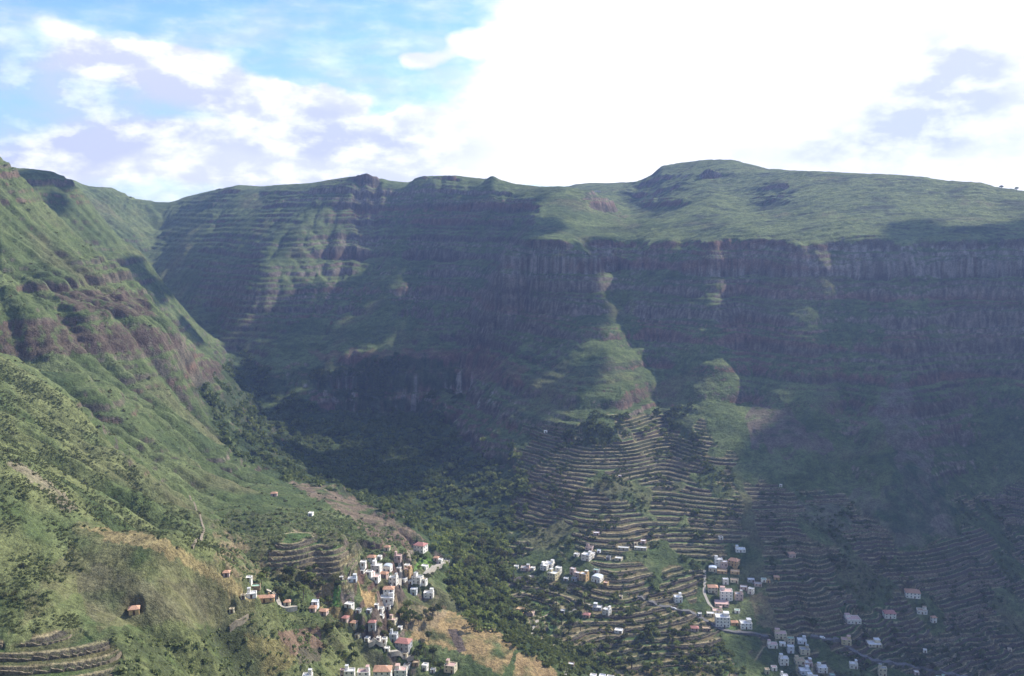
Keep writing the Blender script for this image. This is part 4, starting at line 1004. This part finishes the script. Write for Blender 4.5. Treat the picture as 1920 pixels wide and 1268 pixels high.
def quads(cen, size, r):                               # randomly turned leaf clumps
    n = len(cen); a = r.normal(size=(n, 3)); a /= np.linalg.norm(a, axis=1)[:, None]
    c = r.normal(size=(n, 3)); b = np.cross(a, c); b /= np.linalg.norm(b, axis=1)[:, None]
    s = size * r.uniform(0.6, 1.3, n); u = a * s[:, None]; v = b * (s * 0.7)[:, None]
    V = np.stack([cen - u - v * .6, cen + u * .7 - v, cen + u + v * .6, cen - u * .6 + v], 1).reshape(-1, 3)
    F = np.arange(4 * n).reshape(-1, 4); return V, F
def fastmesh(name, V, F, m, colors=None):
    me_ = bpy.data.meshes.new(name); V = np.asarray(V, np.float32); F = np.asarray(F, np.int32)
    me_.vertices.add(len(V)); me_.vertices.foreach_set('co', V.ravel()); me_.loops.add(F.size); me_.loops.foreach_set('vertex_index', F.ravel())
    me_.polygons.add(len(F)); me_.polygons.foreach_set('loop_start', np.arange(0, F.size, 4, dtype=np.int32)); me_.polygons.foreach_set('loop_total', np.full(len(F), 4, np.int32))
    me_.update(); me_.materials.append(m); return me_
def crown_pts(r, n, lobes):
    pts = []
    for cx, cy, cz, rad in lobes:
        k = int(n * rad ** 2 / sum(l[3] ** 2 for l in lobes)); d = r.normal(size=(k, 3)); d /= np.linalg.norm(d, axis=1)[:, None]
        d[:, 2] = np.where(d[:, 2] < -0.3, -d[:, 2] * 0.5, d[:, 2]); pts.append(np.array((cx, cy, cz)) + d * (rad * r.uniform(0.55, 1.05, k))[:, None])
    return np.concatenate(pts)
TREES = []
for v in range(9):                                     # unit trees 1 m high, crown about 0.45 m in radius
    r = np.random.default_rng(100 + v); lb = [(0, 0, 0.68, 0.26)] + [(math.cos(a_) * r.uniform(.16, .27), math.sin(a_) * r.uniform(.16, .27), r.uniform(.48, .72), r.uniform(.13, .2)) for a_ in np.linspace(0, 5.5, 6)]
    V, F = quads(crown_pts(r, 330, lb), 0.055, r); cm = fastmesh('crown', V, F, LEAF[v % 3])
    b = MB(); b.tube((0, 0, -0.25), (0.02, 0.01, 0.42), 0.035, 0.022)
    for l_ in lb[1:5]: b.tube((0.02, 0.01, 0.38), (l_[0] * .8, l_[1] * .8, l_[2]), 0.016, 0.007, 4)
    TREES.append(('tree', b.mesh('trunk', BARK), cm))
SOFT = leafmat('pale scrub', (0.165, 0.200, 0.085), (0.230, 0.250, 0.110))
PALMS = []
for v in range(3):
    r = np.random.default_rng(200 + v); b = MB(); pb = None
    for i in range(6): b.tube((0.012 * i * (v - 1), 0, -0.2 + 0.16 * i), (0.012 * (i + 1) * (v - 1), 0, -0.2 + 0.16 * (i + 1)), 0.032 - .001 * i, 0.031 - .001 * i, 7)
    tx = 0.012 * 6 * (v - 1); Vs = []; Fs = []
    for i in range(30):
        a_ = i * 2.4; el = r.uniform(-0.5, 1.25); prev = np.array((tx, 0, 0.76)); dirv = np.array((math.cos(a_) * math.cos(el), math.sin(a_) * math.cos(el), math.sin(el))); side = np.array((-math.sin(a_), math.cos(a_), 0))
        for s_ in range(4):
            nx_ = prev + dirv * 0.085; w0, w1 = 0.022 * (1, 1.6, 1.3, .8)[s_], 0.022 * (1.6, 1.3, .8, .1)[s_]
            n = len(Vs); Vs += [prev - side * w0, prev + side * w0, nx_ + side * w1, nx_ - side * w1]; Fs.append((n, n + 1, n + 2, n + 3)); prev = nx_; dirv = dirv + np.array((0, 0, -0.38)); dirv /= np.linalg.norm(dirv)
    PALMS.append(('palm_tree', b.mesh('trunk', BARK), fastmesh('crown', Vs, Fs, LEAF[1])))
def clear(x, y, rad):
    return all((x - a) ** 2 + (y - b_) ** 2 > (rad + c * 0.62) ** 2 for a, b_, c in HOUSES)
def plant(kind, x, y, z, hgt, label, group, tint=None):
    nm, tm, cm = kind; o = bpy.data.objects.new(nm, None); link(o); o.location = (x, y, z); o.scale = (hgt * random.uniform(.9, 1.15), hgt * random.uniform(.9, 1.15), hgt); o.rotation_euler = (0, 0, random.uniform(0, 6.28))
    link(bpy.data.objects.new('trunk', tm), o); link(bpy.data.objects.new('crown', cm), o); tag(o, label, 'palm tree' if nm == 'palm_tree' else 'tree', group)
TN = [0]; USED = set()
def near_label(px, py, hp, isP, k):                    # a tree close to a house is told by that house
    d = sorted((math.hypot(px - a, (py - hp * .4) - b_), a, b_, l_) for a, b_, l_ in HPX)[:3]
    for dd, a, b_, l_ in d:
        if dd > 34: continue
        s_ = l_
        for w_ in (' at ', ' on ', ' in ', ' behind ', ' just ', ' alone', ' standing', ' under ', ' above ', ' below ', ' next ', ' beside ', ' between ', ' left ', ' right ', ' touching ', ', ', ' among ', ' against ', ' squeezed ', ' cut '):
            if w_ in s_: s_ = s_[:s_.index(w_)]
        if len(s_.split()) > 9 or sum(x_[2].startswith(s_) for x_ in HPX) > 1: continue
        dx, dy = px - a, (py - hp * .4) - b_
        side = ('left of' if dx < 0 else 'right of') if abs(dx) > abs(dy) else ('behind' if dy < 0 else 'in front of')
        nm = 'palm' if isP else ('tall leafy tree' if hp > 22 else 'small leafy tree' if hp < 13 else 'leafy tree')
        lab = nm + ' ' + side + ' the ' + s_
        if lab in USED or len(lab.split()) > 16: continue
        USED.add(lab); return lab
    return None
def grove(poly, n, hpx, label, group, pal=0.0, kinds=None):
    poly_ = np.array(poly, float); done = 0; tries = 0
    while done < n and tries < n * 30:
        tries += 1; px = random.uniform(poly_[:, 0].min(), poly_[:, 0].max()); py = random.uniform(poly_[:, 1].min(), poly_[:, 1].max())
        if not polymask(np.array([px]), np.array([py]), poly)[0]: continue
        p = hit(px, py)
        if p is None: continue
        hh = min(max(hpx * random.uniform(.65, 1.3) * p[1] / FPX, 2.5), 14)
        if not clear(p[0], p[1], hh * 0.30): continue
        isP = random.random() < pal; k = random.choice(PALMS) if isP else TREES[random.choice(kinds or range(9))]
        lab = near_label(px, py, hh * FPX / p[1], isP, k)
        if lab: plant(k, *p, hh * (1.15 if isP else 1), lab, ('palms in ' if isP else 'trees in ') + group); done += 1; TN[0] += 1; continue
        qy, qx = np.interp(py, (poly_[:, 1].min(), poly_[:, 1].max()), (0, 3)), np.interp(px, (poly_[:, 0].min(), poly_[:, 0].max()), (0, 3))
        pos = (('upper', 'middle', 'lower')[min(int(qy), 2)] + (' left', ' part', ' right')[min(int(qx), 2)]).strip()
        hp = hh * FPX / p[1]; szw = 'tall ' if hp > hpx * 1.12 else 'small ' if hp < hpx * 0.85 else ''
        nmw = 'palm' if isP else ('dark green tree', 'bright green tree', 'olive green tree')[TREES.index(k) % 3]
        plant(k, *p, hh * (1.15 if isP else 1), szw + nmw + ', ' + pos + ' of ' + label, ('palms in ' if isP else 'trees in ') + group); done += 1; TN[0] += 1
grove([(860,1010),(930,1005),(950,1060),(950,1160),(880,1190),(840,1120),(830,1060)], 62, 22, 'the bright green grove along the stream', 'the grove along the stream', 0.03, [1,4,7,2])
grove([(740,1150),(830,1150),(800,1190),(830,1265),(770,1265),(750,1200)], 20, 26, 'the belt of trees around the tan ridge', 'the belt around the tan ridge', 0.1)
grove([(480,1080),(640,1060),(640,1130),(560,1160),(500,1110)], 26, 22, 'the wooded bank left of the near hamlet', 'the wooded bank left of the near hamlet', 0.15)
grove([(610,1180),(740,1180),(740,1235),(640,1250),(600,1220)], 18, 20, 'the bushy slope just above the white row', 'the slope above the white row')
grove([(660,1040),(800,1040),(820,1110),(700,1120)], 16, 14, 'the gardens of the near hamlet', 'the gardens of the near hamlet', 0.2)
grove([(940,1085),(1110,1095),(1120,1160),(1060,1210),(960,1200)], 26, 22, 'the orchards by the stream', 'the orchards by the stream', 0.35)
grove([(1100,1195),(1300,1180),(1370,1268),(1090,1268)], 34, 22, 'the thicket at the bottom of the valley', 'the thicket at the bottom of the valley', 0.08)
grove([(980,920),(1230,900),(1260,1000),(1000,1000)], 26, 16, 'the loose trees on the high terraces', 'the high terraces', 0.0)
grove([(1180,795),(1260,790),(1260,850),(1190,855)], 10, 14, 'the small wood at the top of the terraces', 'the wood at the top of the terraces', 0.0, [1,4,7])
grove([(1440,1020),(1880,1080),(1880,1268),(1600,1268),(1560,1150)], 30, 16, 'the gardens on the dark terraces', 'the dark terraces', 0.1)
print('individual trees', TN[0])
for px, py, hh, lb in [(411,357,6,'lone tree standing up on the left skyline'), (1877,354,6,'lone dark tree near the right end of the skyline'), (1906,357,6,'rightmost lone tree on the skyline'), (245,372,5,'small tree on the skyline of the far left spur')]:
    p = hit(px, py + 3)
    if p: plant(TREES[0], *p, 9, lb, None)

# ------------------------------------------------------------------ woods, scrub and tufts that nobody could count
def scatter(name, polys, n, size, nleaf, m, soft, seed, ylim=(250, 2300), clump=0.0, clsc=40, terr=1.0, flat=0.8):
    r = np.random.default_rng(seed); V, F = [], []
    ii = []
    mk = np.zeros(TX.shape, bool)
    for p_ in polys: mk |= polymask(PX, PY, p_, soft, seed)
    mk &= (TY > ylim[0]) & (TY < ylim[1])
    if terr < 1: mk &= (TERR < 0.5) | (r.random(TX.shape) < terr)
    area = np.gradient(TY, axis=0) * np.gradient(TT, axis=1) * TY * mk
    if clump: area = area * sst(fbm(TX / clsc, TY / clsc, 3, seed + 5), clump - 0.25, clump + 0.2)
    cdf = np.cumsum(area.ravel()); k = np.searchsorted(cdf, r.random(n) * cdf[-1]); i, j = np.unravel_index(k, TX.shape)
    x = TX[i, j] + r.uniform(-.6, .6, n); y = TY[i, j] + r.uniform(-.6, .6, n); z = ground_many(x, y)
    ok = np.ones(n, bool)
    for a, b_, c in HOUSES: ok &= (x - a) ** 2 + (y - b_) ** 2 > (c * 0.62 + size) ** 2
    x, y, z = x[ok], y[ok], z[ok]; n = len(x)
    s = size * r.lognormal(0, 0.35, n)
    d = r.normal(size=(n, nleaf, 3)); d /= np.linalg.norm(d, axis=2)[..., None]; d[..., 2] = np.abs(d[..., 2]) * 1.0 * flat
    cen = np.stack([x, y, z + 0.15 * s], -1)[:, None, :] + d * (s[:, None] * r.uniform(0.5, 1.0, (n, nleaf)))[..., None]
    Vq, Fq = quads(cen.reshape(-1, 3), 1.0, r)
    sc = np.repeat(s * (0.30 if nleaf > 20 else 0.42), nleaf * 4)[:, None]; cc = np.repeat(cen.reshape(-1, 3), 4, axis=0); Vq = cc + (Vq - cc) * sc
    o = bpy.data.objects.new(name, fastmesh(name, Vq, Fq, m)); link(o); return o
WOODP = [(370,735),(415,700),(450,650),(600,775),(700,765),(830,775),(880,860),(960,830),(990,900),(985,990),(930,985),(860,990),(800,1005),(713,957),(623,913),(533,900),(477,870),(430,847)]
tag(scatter('woodland', [WOODP], 3300, 3.5, 34, LEAF[0], 8, 301, (800, 2000), 0.06, 30), 'dark woodland filling the gorge and the foot of the far wall', 'woodland', kind='stuff')
tag(scatter('mixed_canopy', [[(420,760),(600,790),(830,800),(980,860),(985,1000),(900,1010),(800,1005),(713,957),(623,913),(533,900)]], 1500, 2.9, 34, LEAF[1], 8, 302, (800, 2000), 0.0, 25), 'paler green tree crowns mixed into the woodland below the grey cliff', 'woodland', kind='stuff')
tag(scatter('bright_canopy', [[(800,1010),(870,985),(950,1000),(960,1060),(950,1150),(900,1190),(850,1120)]], 700, 2.8, 34, LEAF[1], 6, 315, (600, 1300), -0.3), 'bright green canopy along the stream bed', 'thicket', kind='stuff')
tag(scatter('hanging_scrub', [[(560,690),(700,670),(860,680),(870,760),(640,750)], [(1040,790),(1300,760),(1340,860),(1000,860)]], 1500, 2.0, 16, LEAF[0], 14, 303, (900, 2000), 0.05, 60, 0.2), 'dark scrub clinging to the far cliffs and screes', 'scrub', kind='stuff')
tag(scatter('terrace_scrub', [terr_polys[0][0], terr_polys[1][0], terr_polys[4][0]], 2500, 1.8, 16, LEAF[0], 10, 305, (700, 1400), 0.08, 35), 'dark bushes growing over abandoned far terraces', 'scrub', kind='stuff')
tag(scatter('valley_bushes', [[(930,1080),(1130,1100),(1330,1160),(1400,1268),(1060,1268),(940,1200)], [(830,1090),(940,1000),(960,1190),(880,1160)]], 3400, 1.7, 20, LEAF[1], 10, 307, (600, 1000), 0.0, 25, 0.25), 'green bushes along the valley floor', 'bushes', kind='stuff')
tag(scatter('bank_bushes', [[(400,960),(640,960),(800,1030),(660,1110),(640,1268),(420,1268),(200,1268),(200,1190),(440,1190),(480,1130),(400,1050)]], 2300, 1.15, 20, SOFT, 10, 309, (380, 950), 0.0, 22, 0.12), 'olive and green bushes on the near bank', 'bushes', kind='stuff')
tag(scatter('slope_scrub', [[(0,670),(130,745),(250,880),(400,1010),(480,1100),(330,1010),(150,985),(150,1180),(0,1190)]], 9000, 0.62, 14, SOFT, 8, 311, (330, 850), 0.02, 20), 'low fresh green tufts covering the near left slope', 'scrub', kind='stuff')
tag(scatter('dark_scrub', [[(0,560),(350,700),(480,870),(700,960),(640,1000),(400,980),(0,700)], [(0,670),(200,800),(420,1010),(480,1110),(300,1060),(150,1010),(0,1180)], [(0,300),(200,480),(340,640),(0,640)]], 1100, 0.9, 18, LEAF[2], 12, 313, (330, 1350), 0.08, 30), 'dark bushes dotted over the left slope', 'scrub', kind='stuff')

# ------------------------------------------------------------------ clouds added beyond the frame to cast shade on gorge, wall and terraces
def shade_cloud(name, label, spots, base, seed):
    r = np.random.default_rng(seed); V, F = [], []
    import bmesh
    bm = bmesh.new(); bmesh.ops.create_icosphere(bm, subdivisions=3, radius=1); bv = np.array([v.co[:] for v in bm.verts]); bf = [tuple(v.index for v in f.verts) for f in bm.faces]; bm.free()
    cx = None
    for px, py, Y, rad in spots:
        g = np.array(unproj(px, py, Y)); g[2] += CAMZ; s = (base - g[2]) / sun_dir[2]; c = g + np.array(sun_dir) * s
        for k in range(5):
            off = r.normal(size=3) * rad * (0.38, 0.38, 0.06); rr = rad * r.uniform(.5, .85); n = 0.18 * fbm(bv[:, 0] * 2 + k * 9 + px, bv[:, 1] * 2 + bv[:, 2] * 2 + py, 3, seed)
            W = bv * (rr * (1 + n))[:, None] * (1, 1, 0.34) + c + off; F += [tuple(i + len(V) for i in f) for f in bf]; V += [tuple(w_) for w_ in W]
    m = bpy.data.meshes.new(name); m.from_pydata(V, [], F); m.materials.append(SHADE_CLOUDM); m.polygons.foreach_set('use_smooth', [True] * len(m.polygons))
    o = bpy.data.objects.new(name, m); link(o); tag(o, label, 'shade_cloud', 'clouds added out of view for their shade'); return o
SHADE_CLOUDM = mat('shade_cloud', (0.85, 0.86, 0.88), 1.0, 0.03, 0.01)
shade_cloud('shade_cloud', 'white cloud added out of view to shade the gorge', [(470,740,1530,70),(560,780,1420,90),(620,830,1260,85),(700,870,1190,75)], 1500, 5)
shade_cloud('shade_cloud', 'small white cloud added beyond the frame to darken the far left spurs', [(70,355,1590,42),(100,385,1540,34),(285,550,1600,44),(240,500,1590,32),(340,620,1580,40)], 1450, 8)
shade_cloud('shade_cloud', 'white cloud added out of sight to shade the screes under the wall', [(1560,800,1180,70),(1700,780,1180,110),(1850,760,1180,120),(1500,880,1090,60),(1640,900,1080,100),(1800,950,1050,120),(1940,900,1080,120)], 1560, 6)
shade_cloud('shade_cloud', 'long white cloud added off frame to shade the right end of the cliff band', [(1560,650,1290,55),(1650,640,1290,60),(1720,680,1250,75),(1810,650,1265,65),(1910,660,1245,75)], 1600, 9)
shade_cloud('shade_cloud', 'broken white cloud added unseen to break the sun on the middle of the wall', [(690,520,1850,45),(620,590,1740,50),(720,600,1690,50),(560,560,1780,45),(985,600,1520,38),(1000,680,1360,42),(1010,560,1480,30),(1060,740,1250,36),(1128,500,1520,24),(1130,545,1480,24),(1138,585,1440,20)], 1480, 10)
shade_cloud('shade_cloud', 'white cloud added out of view to keep the dark terraces shaded', [(1480,1010,980,60),(1600,1020,980,90),(1740,1060,950,100),(1880,1080,940,110),(1530,1140,890,55),(1640,1160,880,80),(1780,1180,880,90),(1900,1220,870,100),(1510,1235,820,50),(1600,1250,820,75),(1720,1268,810,80)], 1540, 7)
# ------------------------------------------------------------------ the air of the valley
def haze():
    x0, x1, y0, y1, z0, z1 = -6000, 6000, -300, 3900, float(co[..., 2].min()) - 1.5, float(max(co[..., 2].max(), CAMZ)) + 12
    v = [(x, y, z) for z in (z0, z1) for y in (y0, y1) for x in (x0, x1)]
    m = bpy.data.meshes.new('haze'); m.from_pydata(v, [], [(0,2,3,1),(4,5,7,6),(0,1,5,4),(2,6,7,3),(0,4,6,2),(1,3,7,5)])
    o = bpy.data.objects.new('haze', m); C.collection.objects.link(o); o['kind'] = 'stuff'
    mt = bpy.data.materials.new('valley air'); mt.use_nodes = True; t = NT(mt.node_tree); t.n.clear()
    out = t.new('ShaderNodeOutputMaterial'); pv = t.new('ShaderNodeVolumePrincipled')
    pv.inputs['Color'].default_value = (0.38, 0.53, 1.0, 1); pv.inputs['Density'].default_value = 0.000095
    pv.inputs['Anisotropy'].default_value = 0.3
    t.l.new(pv.outputs[0], out.inputs['Volume']); m.materials.append(mt)
haze()
